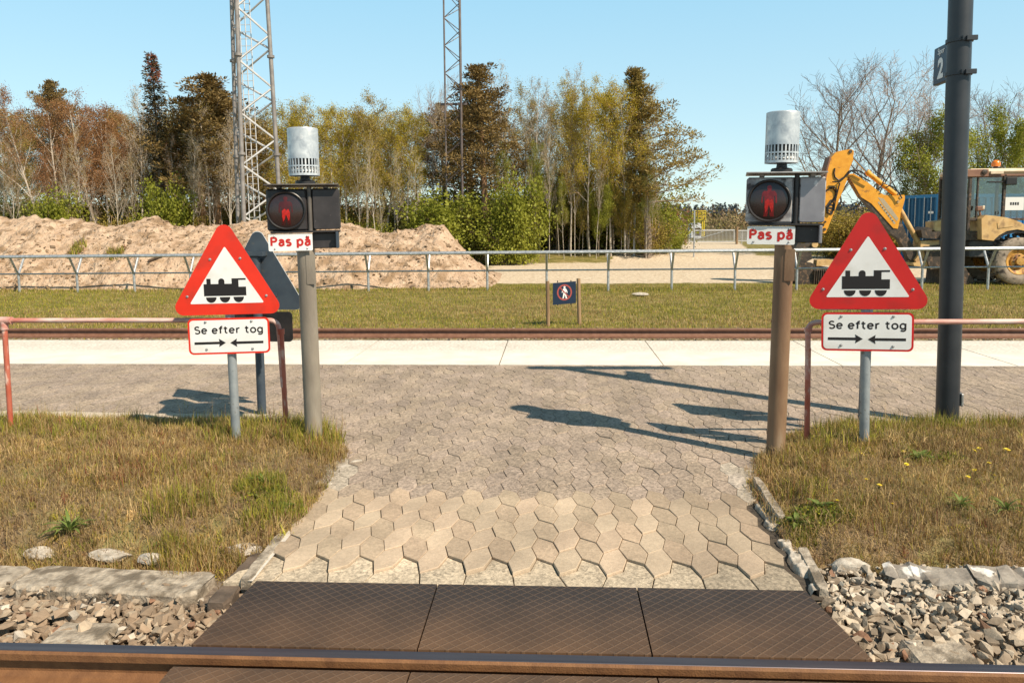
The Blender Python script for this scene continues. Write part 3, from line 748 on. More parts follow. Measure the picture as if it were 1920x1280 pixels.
def grass_obj(name, parts, label):
    off = 0; Vs, Ts, Cs = [], [], []
    for V, T, C in parts: Vs.append(V); Ts.append(T+off); Cs.append(C); off += len(V)
    tag(np_mesh(name, np.concatenate(Vs), np.concatenate(Ts), m_grass, np.concatenate(Cs)), label, 'grass', kind='stuff')
STRAW = np.array([.56, .40, .19]); OCHRE = np.array([.41, .285, .08]); GREEN = np.array([.215, .225, .035]); LIME = np.array([.40, .365, .05]); RUSTY = np.array([.27, .10, .05]); BROWN = np.array([.33, .205, .10])
def mixcol(n, rs, wts):
    cols = np.stack([STRAW, OCHRE, GREEN, LIME, RUSTY, BROWN])
    k = (rs.rand(n)[:, None] > np.cumsum(wts, 1)/np.sum(wts, 1, keepdims=True)).sum(1).clip(0, 5)
    return cols[k]*rs.uniform(.7, 1.25, (n, 1))
def bank_grass(rs, n, x0, x1, inside, zf, side, back):
    nc = n//16
    cx = rs.uniform(x0, x1, nc); cy = rs.uniform(3.42, 6.0, nc)
    dens = fbm(cx, cy, 2.2, 4, 21+side); edge = sst(4.75, 5.6, cy)
    keep = inside(cx, cy) & (rs.rand(nc) < np.clip((dens-(.36 if side == 0 else .42))*4.6 + edge*.8, .08, 1)) & (rs.rand(nc) < .55 + .45*sst(3.45, 4.2, cy))
    cx, cy, edge, dens = cx[keep], cy[keep], edge[keep], dens[keep]; nc = len(cx)
    gn = fbm(cx, cy, 1.1, 4, 41+side); rn = fbm(cx, cy, 2.4, 3, 51+side)
    g = np.clip(.08 + edge*.75 + 2.6*(gn-.46) + rs.normal(0, .18, nc), 0.02, 1)
    w_ = np.stack([.60*(1-g)+.08, .45+0*g, .85*g, .65*g**1.1+.04, (.75 if not side else .10)*sst(.53, .62, rn)*(1-edge*.7)+.012, .45*(1-g)+.05], 1)
    ccol = mixcol(nc, rs, w_)
    cl = rs.uniform(.026, .058, nc)*(1 + .5*edge*rs.rand(nc) + 1.3*sst(.50, .68, fbm(cx, cy, 3.2, 3, 61)))
    k = rs.randint(7, 26, nc); i = np.repeat(np.arange(nc), k); m = len(i)
    rad = rs.uniform(.010, .038, nc)[i]*rs.rand(m)**.6; a = rs.uniform(0, 2*PI, m)
    x = cx[i]+np.cos(a)*rad; y = cy[i]+np.sin(a)*rad; ok = inside(x, y); x, y, i, rad = x[ok], y[ok], i[ok], rad[ok]; m = len(x)
    c = 1.18*ccol[i]*rs.uniform(.55, 1.35, nc)[i][:, None]*rs.uniform(.75, 1.25, (m, 1)); dry = rs.rand(m) < .22; c[dry] = STRAW*rs.uniform(.7, 1.2, (dry.sum(), 1))
    return blades(np.stack([x, y, zf(x, y)-.005], 1), cl[i]*rs.uniform(.55, 1.3, m), rs.uniform(.0025, .0060, m), c, rs, .95)
def thatch(rs, n, x0, x1, inside, zf):
    x = rs.uniform(x0, x1, n); y = 3.32 + 2.4*rs.rand(n)**1.2; k = inside(x, y); x, y = x[k], y[k]; n = len(x)
    c = mixcol(n, rs, np.tile(np.array([5, 2, .2, .3, .15, 3.0]), (n, 1)))*(.55 + .85*fbm(x, y, 5, 3, 91))[:, None]
    return blades(np.stack([x, y, zf(x, y)+rs.uniform(0, .018, n)], 1), rs.uniform(.03, .09, n), rs.uniform(.002, .004, n), c, rs, 1.9)
def tuft(rs, cx, cy, zf, n, rad, l0, l1, wts, lean=.45, w=.0045):
    a = rs.uniform(0, 2*PI, n); r_ = rad*rs.rand(n)**.6
    x = cx + np.cos(a)*r_; y = cy + np.sin(a)*r_
    c = mixcol(n, rs, np.tile(np.array(wts, float), (n, 1)))
    return blades(np.stack([x, y, zf(x, y)-.005], 1), rs.uniform(l0, l1, n), rs.uniform(w*.6, w*1.3, n), c, rs, lean)
rs = np.random.RandomState(21)
GL = [1, 2, 4, 4, .3, .3]; GS = [4, 3, .6, .6, .3, 2]; GR = [1.5, 2.5, 2, 1.5, 1.8, 1]
parts = [bank_grass(rs, 210000, -6.2, -1.25, inL, hl, 0, 6.0), thatch(rs, 85000, -6.2, -1.25, inL, hl)]
for cx, cy, n, r_, a, b, wt in ((-1.74, 5.30, 900, .24, .08, .20, GL), (-1.98, 5.55, 800, .3, .08, .19, GL), (-1.60, 5.05, 500, .15, .05, .14, GR), (-2.25, 5.30, 600, .3, .06, .15, GL), (-2.55, 5.7, 500, .35, .06, .13, GL), (-1.52, 5.0, 350, .13, .06, .12, GS),
        (-1.72, 4.30, 700, .16, .06, .13, [.5, 1, 5, 4, .2, .3]), (-1.50, 4.02, 500, .13, .06, .13, [1, 1, 5, 4, .2, .3]), (-1.55, 3.84, 300, .10, .05, .12, GL), (-1.78, 3.50, 900, .13, .07, .17, [3, 3, .9, 1, .3, 1.5]), (-1.92, 3.60, 500, .10, .08, .18, [2, 3, 2, 1.5, .3, 1]), (-1.60, 3.58, 300, .07, .04, .1, GS),
        (-2.25, 3.45, 300, .16, .03, .08, GS), (-2.75, 3.48, 250, .16, .03, .08, GS), (-3.6, 5.6, 500, .5, .05, .12, GL), (-4.1, 5.5, 600, .35, .06, .16, GL), (-4.6, 5.4, 500, .5, .06, .15, GL), (-2.3, 4.6, 500, .3, .05, .12, GR), (-2.9, 4.7, 400, .35, .04, .10, [1, 1, 1, .5, 4, 1]), (-2.6, 4.45, 420, .22, .05, .10, [1, 1, 1, .5, 5, 2]), (-2.05, 4.0, 500, .2, .08, .18, [2, 3, 2, 2, .2, .6])):
    parts.append(tuft(rs, cx, cy, hl, n, r_, a, b, wt))
for i in range(16): parts.append(tuft(rs, -2.75 + i*.075 + rs.uniform(-.03, .03), 3.50+rs.uniform(-.02, .05), hl, rs.randint(40, 150), rs.uniform(.04, .09), .03, .085, GS, .8))
# tall flowering stalks at the back edge
for i in range(60):
    x, y = rs.uniform(-4.4, -1.6), rs.uniform(5.3, 5.95)
    parts.append(tuft(rs, x, y, hl, 3, .02, .12, .27, [3, 2, 1, .5, 1.5, 2], .25, .0025))
grass_obj('grass', parts, 'dry yellow and green grass on the bank left of the path')
rs = np.random.RandomState(22)
parts = [bank_grass(rs, 170000, 1.1, 6.2, inR, hr, 1, 6.0), thatch(rs, 120000, 1.1, 6.2, inR, hr)]
for cx, cy, n, r_, a, b, wt in ((1.50, 4.95, 700, .17, .05, .14, GS), (1.36, 4.80, 400, .14, .04, .10, GS), (1.70, 5.0, 500, .16, .05, .12, [2, 3, 2, 2, .3, 1]), (2.15, 5.55, 700, .3, .06, .15, GL), (2.6, 5.9, 900, .4, .06, .15, GL), (3.1, 5.9, 800, .35, .06, .16, GL), (3.6, 5.8, 700, .4, .05, .13, GL), (4.2, 5.7, 700, .5, .05, .13, GL),
        (1.42, 4.30, 400, .16, .05, .12, [1, 2, 3, 2, .3, 1]), (1.33, 3.97, 700, .13, .02, .06, [.3, .5, 6, 4, .1, .2]), (1.50, 4.02, 500, .16, .02, .06, [.3, .5, 6, 4, .1, .2]), (1.25, 3.80, 300, .08, .02, .06, [.3, .5, 6, 4, .1, .2]), (1.75, 3.95, 500, .25, .05, .12, GS), (1.72, 3.50, 350, .12, .05, .10, GS), (2.05, 3.65, 300, .12, .05, .10, GS), (2.6, 3.7, 400, .3, .05, .12, [2, 2, 2, 2, .3, 1]), (1.30, 3.32, 220, .07, .05, .12, [.5, 1, 5, 4, .1, .2]), (1.18, 3.42, 70, .03, .03, .07, GL), (1.2, 3.62, 60, .03, .02, .05, GL)):
    parts.append(tuft(rs, cx, cy, hr, n, r_, a, b, wt))
for i in range(50):
    x, y = rs.uniform(1.8, 4.4), rs.uniform(5.2, 5.95)
    parts.append(tuft(rs, x, y, hr, 3, .02, .12, .28, [3, 2, 1, .5, 1.2, 2], .25, .0025))
grass_obj('grass', parts, 'dry straw coloured grass on the bank right of the path')
# the meadow beyond the far rail
rs = np.random.RandomState(23)
n = 150000
y = 12.85 + 10.5*rs.rand(n)**1.15; x = rs.uniform(-1, 1, n)*(y*.72+1.5) - .6
keep = rs.rand(n) > sand_mask(x, y)*1.2
keep &= rs.rand(n) < .25 + .75*sst(12.9, 13.8, y)
x, y = x[keep], y[keep]; n = len(x)
g = np.clip(.42 + 2.0*(fbm(x, y, .45, 4, 71)-.5) + .25*sst(15, 19, y), .02, 1); rn = fbm(x, y, .9, 3, 75)
w_ = np.stack([.42*(1-g)+.06, .45+0*g, .72*g+.05, 1.0*g+.08, .20*sst(.58, .68, rn), .25*(1-g)], 1)
c = mixcol(n, rs, w_)
Ln = rs.uniform(.03, .085, n)*(1 + .8*sst(20.0, 20.6, y)*(1-sst(20.8, 21.4, y)))
grass_obj('grass', [blades(np.stack([x, y, gz(x, y)-.005], 1), Ln, rs.uniform(.006, .014, n), c, rs, .7)], 'dry green and straw meadow between far rail and sand heap')

# ------------------------------------------------------------------ kerbs, slab and white stones by the path
def rough_block(mb, a, b, wdt, z, h, rs, n=10, jit=.006):
    """rough bar from a to b (x,y), width wdt, top at z"""
    a = np.array(a, float); b = np.array(b, float); d = (b-a)/np.linalg.norm(b-a); s_ = np.array([-d[1], d[0]])
    vs = []; fs = []
    for i in range(n+1):
        p = a + (b-a)*i/n
        k = 1 - .25*(i in (0, n))
        for q, zz in ((-.5, -h), (-.5, -.012), (-.42, 0), (.42, 0), (.5, -.012), (.5, -h)):
            jj = rs.normal(0, jit, 3)*(1 if zz > -h else 0)
            vs.append((p[0]+s_[0]*q*wdt*k+jj[0], p[1]+s_[1]*q*wdt*k+jj[1], z+zz+jj[2]*.5))
    for i in range(n):
        for k in range(5): fs.append((i*6+k, (i+1)*6+k, (i+1)*6+k+1, i*6+k+1))
    fs.append(tuple(range(6))); fs.append(tuple(n*6+k for k in range(6))[::-1])
    return mb.add(vs, fs)
rsb = np.random.RandomState(4)
def kerb(a, b, wdt, z, h, label, mat=None, name='kerb_stone', cat='kerb', jit=.002):
    t = rough_block(MB(), a, b, wdt, z, h, rsb, jit=jit).build(name, mat or m_kerb); return tag(t, label, cat)
kerb((1.232, 4.60), (1.205, 3.98), .05, .045, .14, 'upper narrow concrete kerb edging right of the path, behind the green weeds')
kerb((1.215, 3.68), (1.172, 3.25), .05, .008, .12, 'lower narrow concrete kerb edging right of the path, beside the rubber panel corner')
kerb((-1.40, 3.75), (-1.385, 3.245), .055, .008, .14, 'narrow concrete kerb edging left of the path')
m_kerbdark = M('dark mossy concrete', (.07,.05,.035), (.15,.11,.08), scale=12, rough=.9, bump=.4, bscale=60)
kerb((-1.455, 3.60), (-1.46, 3.10), .10, -.03, .14, 'dark tilted edging stone beside the left rubber panel', m_kerbdark)
sl = rough_block(MB(), (-2.50, 3.365), (-1.60, 3.315), .24, -.048, .055, rsb, n=22, jit=.004).build('concrete_slab', m_kerb); tag(sl, 'long weathered concrete slab at the foot of the left grass bank', 'slab')
sl = rough_block(MB(), (-3.6, 3.40), (-2.53, 3.375), .22, -.056, .06, rsb, n=22, jit=.004).build('concrete_slab', m_kerb); tag(sl, 'cracked concrete slab cut off by the left edge of the photo', 'slab')
m_oldslab = M('grey broken concrete', (.20,.17,.14), (.34,.30,.25), scale=10, rough=.9, bump=.5, bscale=50, c3=(.70,.66,.60), s3=7, lo3=.55, hi3=.60)
kerb((1.52, 3.46), (1.86, 3.42), .17, .002, .10, 'broken grey slab with a white patch at the foot of the right bank', m_oldslab, 'broken_slab', 'slab', .010)
kerb((1.89, 3.45), (2.32, 3.40), .18, .004, .10, 'broken grey slab further right at the foot of the right bank', m_oldslab, 'broken_slab', 'slab', .010)
def lump(x, y, z, sx, sy, sz, label, mat=m_chalk, seed=0, name='white_stone', cat='stone'):
    rs = np.random.RandomState(seed); bm = 3
    # subdivided icosahedron, broken up
    v = ICO_V.copy(); f = ICO_F
    for _ in range(2):
        edges = {}; vl = list(v); nf = []
        def mid(a, b):
            k = (min(a, b), max(a, b))
            if k not in edges: q = vl[a]+vl[b]; vl.append(q/np.linalg.norm(q)); edges[k] = len(vl)-1
            return edges[k]
        for a, b, c in f:
            ab, bc_, ca = mid(a, b), mid(b, c), mid(c, a); nf += [(a, ab, ca), (b, bc_, ab), (c, ca, bc_), (ab, bc_, ca)]
        v = np.array(vl); f = np.array(nf)
    for _ in range(9):
        d = rs.normal(size=3); d /= np.linalg.norm(d); h = rs.uniform(.55, .85); ex = np.clip(v@d-h, 0, None); v = v - ex[:, None]*d*.9
    v = v*(1+rs.uniform(-.04, .04, (len(v), 1)))*np.array([sx, sy, sz]) + (x, y, z)
    return tag(np_mesh(name, v, f, mat), label, cat)
lump(-2.22, 3.60, -.055, .12, .05, .035, 'flat white stone in the thin grass above the long concrete slab', seed=1)
lump(-2.00, 3.565, -.055, .07, .045, .03, 'small white stone right of the flat white stone above the slab', seed=2)
lump(-1.58, 3.66, -.045, .13, .06, .035, 'broad white stone under the dry tuft beside the left kerb', seed=3)
lump(-2.60, 3.62, -.06, .09, .045, .035, 'white stone beside the green weed at the lower left', seed=4)
lump(1.40, 3.54, -.03, .09, .06, .045, 'angular white stone beside the grass tuft right of the lower kerb', seed=5)
def mortar(X, Y):
    xc = 1.152 + .028*sst(3.5, 4.4, Y); hw = .024 + .034*(vnoise(Y, Y*0, 9, 3)-.4) + .012*(vnoise(Y, Y*0, 23, 4)-.5)
    d = np.abs(X-xc - .012*(vnoise(Y, Y*0, 9, 8)-.5))
    return -.030 + .034*sst(hw+.010, hw-.006, d) + .026*(fbm(X, Y, 30, 3, 5)-.5) - .034*sst(.50, .36, vnoise(Y, Y*0, 8.3, 6))
tag(grid_mesh('mortar_strip', np.linspace(1.08, 1.24, 30), np.linspace(3.25, 4.60, 170), mortar, m_chalk), kind='structure')
for i, (x, y, a, b) in enumerate([(-1.365, 4.86, .05, .05), (-1.33, 4.98, .06, .05), (-1.37, 4.5, .03, .06), (-1.37, 4.7, .03, .07)]):
    o = lump(x, y, -.012, a, b, .02, 'pale mortar lump between the left bank and the pavers', seed=40+i, name='mortar_lump', cat='mortar'); o['group'] = 'pale mortar lumps along the left bank'
mm = M('pale mortar bed', (.50,.45,.38), (.66,.60,.52), scale=25, rough=.95, bump=.5, bscale=70)
strip = MB().add([(-1.372, 3.24, .002), (-1.35, 3.24, .002), (-1.352, 3.80, .004), (-1.38, 3.80, .004)], [(0, 1, 2, 3)]).build('mortar_strip', mm); tag(strip, kind='structure')

# ------------------------------------------------------------------ weeds and dandelions
def leafy_patch(cx, cy, rx, ry, n, zf, seed, label):
    rs = np.random.RandomState(seed); a = rs.uniform(0, 2*PI, n); r_ = rs.rand(n)**.6
    x = cx+np.cos(a)*r_*rx; y = cy+np.sin(a)*r_*ry; P = np.stack([x, y, zf(x, y)+rs.uniform(0, .05, n)*(1-r_*.6)], 1)
    D = rs.normal(0, .7, (n, 3)) + np.array([0, -.1, .45]); D /= np.linalg.norm(D, axis=1, keepdims=True)
    b = np.cross(D, rs.normal(size=(n, 3))); b /= np.linalg.norm(b, axis=1, keepdims=True); sz = rs.uniform(.010, .026, n)[:, None]
    V = np.stack([P, P+D*sz*.5+b*sz*.30, P+D*sz, P+D*sz*.5-b*sz*.30], 1).reshape(-1, 3)
    c = np.array([.20, .23, .035])*rs.uniform(.6, 1.5, (n, 1)); c[rs.rand(n) < .25] *= np.array([1.7, 1.4, .9])
    tag(np_mesh('ground_cover', V, np.arange(n*4).reshape(-1, 4), m_grass, np.repeat(c, 4, 0), quads=True), label, 'ground cover', kind='stuff')
leafy_patch(1.38, 3.98, .20, .13, 1500, hr, 5, 'leafy green ground cover spilling over the gap between the right kerb pieces')
leafy_patch(-1.62, 4.18, .16, .16, 900, hl, 6, 'leafy green ground cover on the left bank beside the pavers')
leafy_patch(2.35, 4.75, .22, .14, 700, hr, 7, 'leafy green ground cover among the dandelions')
m_weed = leafmat('broad weed leaf', (.13,.19,.04), (.22,.27,.07), trans=.3, scale=8)
def rosette(x, y, z, n, l0, l1, wd, label, seed, up=.6, group=None):
    rs = random.Random(seed); m = MB()
    for i in range(n):
        a = 2*PI*i/n + rs.uniform(-.3, .3); L_ = rs.uniform(l0, l1); el = rs.uniform(up*.5, up*1.4); d = Vector((math.cos(a), math.sin(a), 0)); s_ = Vector((-d.y, d.x, 0))
        pp = []; ang = el
        p = Vector((0, 0, 0)); k = 4
        prof = [.25, .8, 1.0, .7, .05]
        for q in range(k+1):
            pp.append((p - s_*wd*prof[q]/2 + Vector((0, 0, wd*.12)), p - Vector((0, 0, wd*.05)), p + s_*wd*prof[q]/2 + Vector((0, 0, wd*.12))))
            p = p + (d*math.cos(ang) + Vector((0, 0, math.sin(ang))))*L_/k; ang -= .38
        vs = [v for t in pp for v in t]; fs = []
        for q in range(k): fs += [(q*3, q*3+1, q*3+4, q*3+3), (q*3+1, q*3+2, q*3+5, q*3+4)]
        m.add(vs, fs)
    o = m.build('weed', m_weed, smooth=True); o.location = (x, y, z); return tag(o, label, 'weed', group)
for i, (x_, y_, f, n, a, b, wd, up, lab) in enumerate([
        (-2.52, 3.74, hl, 22, .09, .17, .018, 1.1, 'spiky green weed rosette at the lower left beside a white stone'),
        (-1.98, 3.68, hl, 9, .05, .09, .03, .9, 'small green leafy weed above the small white stone'),
        (-1.50, 4.02, hl, 16, .06, .12, .028, 1.0, 'bushy green weed on the left bank overhanging the pavers'),
        (-1.70, 4.32, hl, 18, .07, .13, .022, 1.1, 'dark green weed clump on the left bank in front of the brown post'),
        (1.27, 3.93, hr, 16, .05, .10, .03, .9, 'bright green weed between the two right kerb pieces'),
        (1.42, 4.04, hr, 16, .05, .10, .03, 1.0, 'green leafy weed just right of the upper kerb'),
        (1.30, 3.38, hr, 18, .09, .17, .015, 1.0, 'long bladed green weed beside the lower right kerb'),
        (2.25, 4.75, hr, 18, .06, .12, .028, .9, 'grey green rosette in the right bank among the dandelions'),
        (2.36, 4.0, hr, 16, .07, .13, .016, 1.1, 'spiky green weed low on the right bank near the photo edge'),
        (2.14, 4.02, hr, 12, .06, .11, .018, 1.1, 'small spiky green weed left of the larger one on the right bank')]):
    rosette(x_, y_, float(f(np.array(x_), np.array(y_)))+.005, n, a, b, wd, lab, 100+i, up)
def dandelion(px_, py_, label, s=.017, group=None):
    # find where the pixel's ray meets the right bank
    Y = 3.4
    for _ in range(400):
        p = at(px_, py_, Y)
        if p.z < float(hr(np.array(p.x), np.array(p.y))) + .05: break
        Y += .008
    s = s*.82
    t = thing('dandelion', (p.x, p.y, p.z-.06), label, 'flower', group=group)
    MB().tube([(0, 0, 0), (.004, 0, .03), (0, 0, .055)], .0018, 5).build('stem', m_stem, t)
    m = MB(); rr = random.Random(int(px_))
    for lay, (k, l, el) in enumerate(((14, s, .25), (12, s*.75, .7), (8, s*.45, 1.1))):
        for i in range(k):
            a = 2*PI*i/k + lay*.2; d = Vector((math.cos(a)*math.cos(el), math.sin(a)*math.cos(el), math.sin(el))); s_ = Vector((-math.sin(a), math.cos(a), 0))*s*.17
            b = Vector((0, 0, .055)); m.add([b-s_*.5, b+s_*.5, b+d*l+s_, b+d*l-s_], [(0, 1, 2, 3)])
    m.build('petals', m_dandelion, t); t.rotation_euler = (rr.uniform(-.1, .5), rr.uniform(-.3, .3), rr.uniform(0, 6)); return t
dl = 'open yellow dandelion in the dry grass of the right bank'
for q in ((1609, 848), (1696, 844), (1697, 866), (1625, 898), (1648, 907), (1672, 944), (1571, 938), (1838, 838), (1855, 867), (1857, 888), (1835, 878), (1815, 892), (1819, 841)):
    dandelion(*q, dl, group='dandelions on the right bank')
dandelion(1886, 842, 'largest yellow dandelion, upright at the right edge of the right bank', .028)

# ------------------------------------------------------------------ signs
def rounded_poly(pts_, r, n=7):
    out = []; k = len(pts_)
    for i in range(k):
        p = Vector(pts_[i]); a = (Vector(pts_[i-1])-p).normalized(); b = (Vector(pts_[(i+1) % k])-p).normalized()
        half = math.acos(max(-1, min(1, a.dot(b))))/2; d = r/math.tan(half); c = p + (a+b).normalized()*(r/math.sin(half))
        s_, e_ = p+a*d-c, p+b*d-c
        a0, a1 = math.atan2(s_.y, s_.x), math.atan2(e_.y, e_.x); da = a1-a0
        while da > PI: da -= 2*PI
        while da < -PI: da += 2*PI
        for j in range(n+1):
            t = a0+da*j/n; out.append((c.x+math.cos(t)*r, c.y+math.sin(t)*r))
    return out
def rrect(w_, h_, r, x=0, z=0): return rounded_poly([(x-w_/2, z), (x+w_/2, z), (x+w_/2, z+h_), (x-w_/2, z+h_)], r)
def bolt(parent, x, y, z, r=.008):
    m = Matrix.Rotation(PI/2, 3, 'X')
    return MB().lathe([(r*1.35, 0), (r*1.35, .0015), (r, .0016), (r*.85, .006), (r*.3, .008)], 10, (x, y, z), m).build('bolt', m_bolt, parent, smooth=True)
S_ = .700/762
def zx(x): return (x-858)*S_
def zz(y): return (1346-y)*S_
def train_sign(loc, rot, zt, zp, redm, label, post_r=.031, htop=None):
    t = thing('level_crossing_sign', loc, label, 'sign', rot=rot)
    MB().tube([(0, 0, -.15), (0, 0, zt+.34)], post_r, 20).build('post', m_postgrey, t, smooth=True)
    yf = -post_r-.012
    tri = [(-.392, -.004), (.392, -.004), (0, .675)]
    tri = rounded_poly(tri, .058, 9)
    tp = MB().prism_xz([(x, z+zt) for x, z in tri], yf-.003, yf).build('triangle_plate', redm, t)
    wt = [(zx(585), zz(1265)+zt), (zx(1127), zz(1265)+zt), (zx(857), zz(836)+zt)]
    wf = MB().prism_xz(rounded_poly(wt, .006, 3), yf-.0042, yf-.0031).build('white_face', m_white, tp)
    # the rim of the plate, folded back, is bare metal
    MB().prism_xz([(x*.985, (z-.2)*.985+.2+zt) for x, z in tri], yf+.0002, yf+.010).build('folded_rim', m_bolt, tp)
    loco = MB()
    yl0, yl1 = yf-.0056, yf-.0043
    P = lambda lst: [(zx(a), zz(b)+zt) for a, b in lst]
    loco.prism_xz(P([(692, 1117), (714, 1117), (714, 1077), (744, 1077), (744, 1117), (800, 1117)] + [(822+22*math.cos(PI-k*PI/10), 1098-22*math.sin(PI-k*PI/10)) for k in range(11)] +
                    [(844, 1117), (897, 1117), (897, 1077), (1000, 1077), (1000, 1089), (946, 1089), (946, 1141), (1000, 1141), (1000, 1207), (692, 1207)]), yl0, yl1)
    for c in (743, 843, 943):
        loco.prism_xz(P([(c+38*math.cos(PI*k/14), 1217+41*math.sin(PI*k/14)) for k in range(15)]), yl0, yl1)
    loco.build('locomotive_symbol', m_blacktext, tp)
    for x, z in ((747, 932), (966, 928), (568, 1208), (1146, 1213)): bolt(tp, zx(x), yf-.003, zz(z)+zt, .007)
    pp = MB().prism_xz([(x, z+zp) for x, z in rrect(.55, .252, .034)], yf-.004, yf-.001).build('text_plate', redm, t)
    MB().prism_xz([(x, z+zp+.013) for x, z in rrect(.524, .226, .024)], yf-.0052, yf-.0041).build('white_face', m_white, pp)
    stroke_text(pp, 'Se efter tog', .462, 0, yf-.0056, zp+.146, .050, .0100, m_blacktext, .13)
    for sg in (-1, 1):
        x0, x1, z = (-.234, -.024, zp+.080) if sg < 0 else (.230, .006, zp+.078)
        d = 1 if sg < 0 else -1
        MB().prism_xz([(x0, z-.0085), (x1-d*.042, z-.0085), (x1-d*.046, z-.029), (x1, z), (x1-d*.046, z+.029), (x1-d*.042, z+.0085), (x0, z+.0085)], yf-.0066, yf-.0053).build('arrow', m_blacktext, pp)
    for x, z in ((-.155, .226), (.155, .226), (-.155, .036), (.155, .032)): bolt(pp, x, yf-.005, z+zp, .007)
    for z in (zt+.10, zt+.30, zp+.06, zp+.2):
        MB().lathe([(post_r+.001, -.012), (post_r+.006, -.012), (post_r+.006, .012), (post_r+.001, .012)], 18, (0, 0, z)).box((0, yf+.010, z), (.10, .012, .022)).build('bracket', m_bolt, t)
    return t
def place_sign(pb, Y, tri_b, plate_b, rot, redm, label):
    b_ = at(*pb, Y); zt = at(*tri_b, Y).z - b_.z; zp = at(*plate_b, Y).z - b_.z
    return train_sign((b_.x, Y, b_.z), rot, zt, zp, redm, label)
place_sign((443, 822), 5.23, (432, 587), (432, 661), (0, R(-.35), R(9)), m_red, 'bright red triangular train warning sign on grey post with arrow plate, left of path')
place_sign((1620, 838), 5.08, (1627, 577), (1627, 656), (0, R(-1.3), R(-13)), m_red_shade, 'shaded red triangular train warning sign on grey post with arrow plate, right of path')
# signs turned the other way, seen from behind
def back_sign(loc, rz_, zt, label):
    t = thing('reversed_sign', loc, label, 'sign', rot=(0, 0, rz_))
    MB().tube([(0, 0, -.2), (0, 0, zt+.42)], .036, 18).build('post', m_postdark, t, smooth=True)
    tri = rounded_poly([(-.405, -.004), (.405, -.004), (0, .698)], .058, 8)
    tp = MB().prism_xz([(x, z+zt) for x, z in tri], .046, .050).build('triangle_plate', m_postdark, t)
    MB().prism_xz([(x*1.012, (z-.2)*1.012+.2+zt) for x, z in tri], .0502, .0525).build('plate_edge', m_white, tp)
    for z in (.12, .46):
        MB().box((0, .040, zt+z), (.30 if z < .3 else .16, .012, .03)).box((.06, -.005, zt+z), (.035, .075, .034)).box((-.06, -.005, zt+z), (.035, .075, .034)).box((0, -.038, zt+z), (.14, .008, .03)).build('clamp', m_postdark, t)
    pl = MB().prism_xz([(x, z+zt-.275) for x, z in rrect(.55, .252, .034)], .046, .050).build('rear_plate', m_black, t)
    return t
back_sign((-2.44, 6.2, .0), R(-3), .885, 'dark blue back of a triangular sign standing behind the left train sign')
back_sign((at(1618, 800, 5.66).x, 5.66, .10), R(2), .84, 'dark back of a triangular sign hidden behind the right train sign')

# ------------------------------------------------------------------ crossing signals
def can_mesh(r=.104, h=.318):
    """open-bottomed bell cover with two rows of slots"""
    n = 56; st = 2*PI/(n/2)
    ang = [st*(k//2) + (st*.60 if k % 2 else 0) for k in range(n)]
    zs = [0, .016, .060, .070, .114, .122, h]
    m = MB(); vs = []
    for z in zs:
        for a in ang: vs.append((r*math.cos(a), r*math.sin(a), z))
    for z in zs:
        for a in ang: vs.append(((r-.005)*math.cos(a), (r-.005)*math.sin(a), z))
    N = len(zs)*n; fs = []
    def hole(l, k): return l in (1, 3) and k % 2 == 0
    for l in range(len(zs)-1):
        for k in range(n):
            k2 = (k+1) % n
            if hole(l, k):
                a, b, c, d = l*n+k, l*n+k2, (l+1)*n+k2, (l+1)*n+k
                fs += [(a, b, b+N, a+N), (b, c, c+N, b+N), (c, d, d+N, c+N), (d, a, a+N, d+N)]
            else:
                fs.append((l*n+k, l*n+k2, (l+1)*n+k2, (l+1)*n+k)); fs.append((N+(l+1)*n+k, N+(l+1)*n+k2, N+l*n+k2, N+l*n+k))
    for k in range(n): k2 = (k+1) % n; fs.append((k, k+N, k2+N, k2))
    m.add(vs, fs)
    m.lathe([(r, h), (r-.002, h+.004), (r-.008, h+.006), (.002, h+.008)], 56, cap=False)
    return m
MX = Matrix.Rotation(PI/2, 3, 'X')         # local Z -> -Y
def man_polys():
    """standing figure, outline pieces in a 1 unit tall box centred on x"""
    head = [(.075*math.cos(a), .915+.085*math.sin(a)) for a in [2*PI*k/16 for k in range(16)]]
    body = [(-.06, .83), (.06, .83), (.20, .79), (.235, .70), (.25, .44), (.20, .40), (.185, .62), (.15, .66), (.15, .46), (.155, .03), (.17, 0), (.05, 0), (.03, .06), (.008, .42),
            (-.008, .42), (-.03, .06), (-.05, 0), (-.17, 0), (-.155, .03), (-.15, .46), (-.15, .66), (-.185, .62), (-.20, .40), (-.25, .44), (-.235, .70), (-.20, .79)]
    return head, body
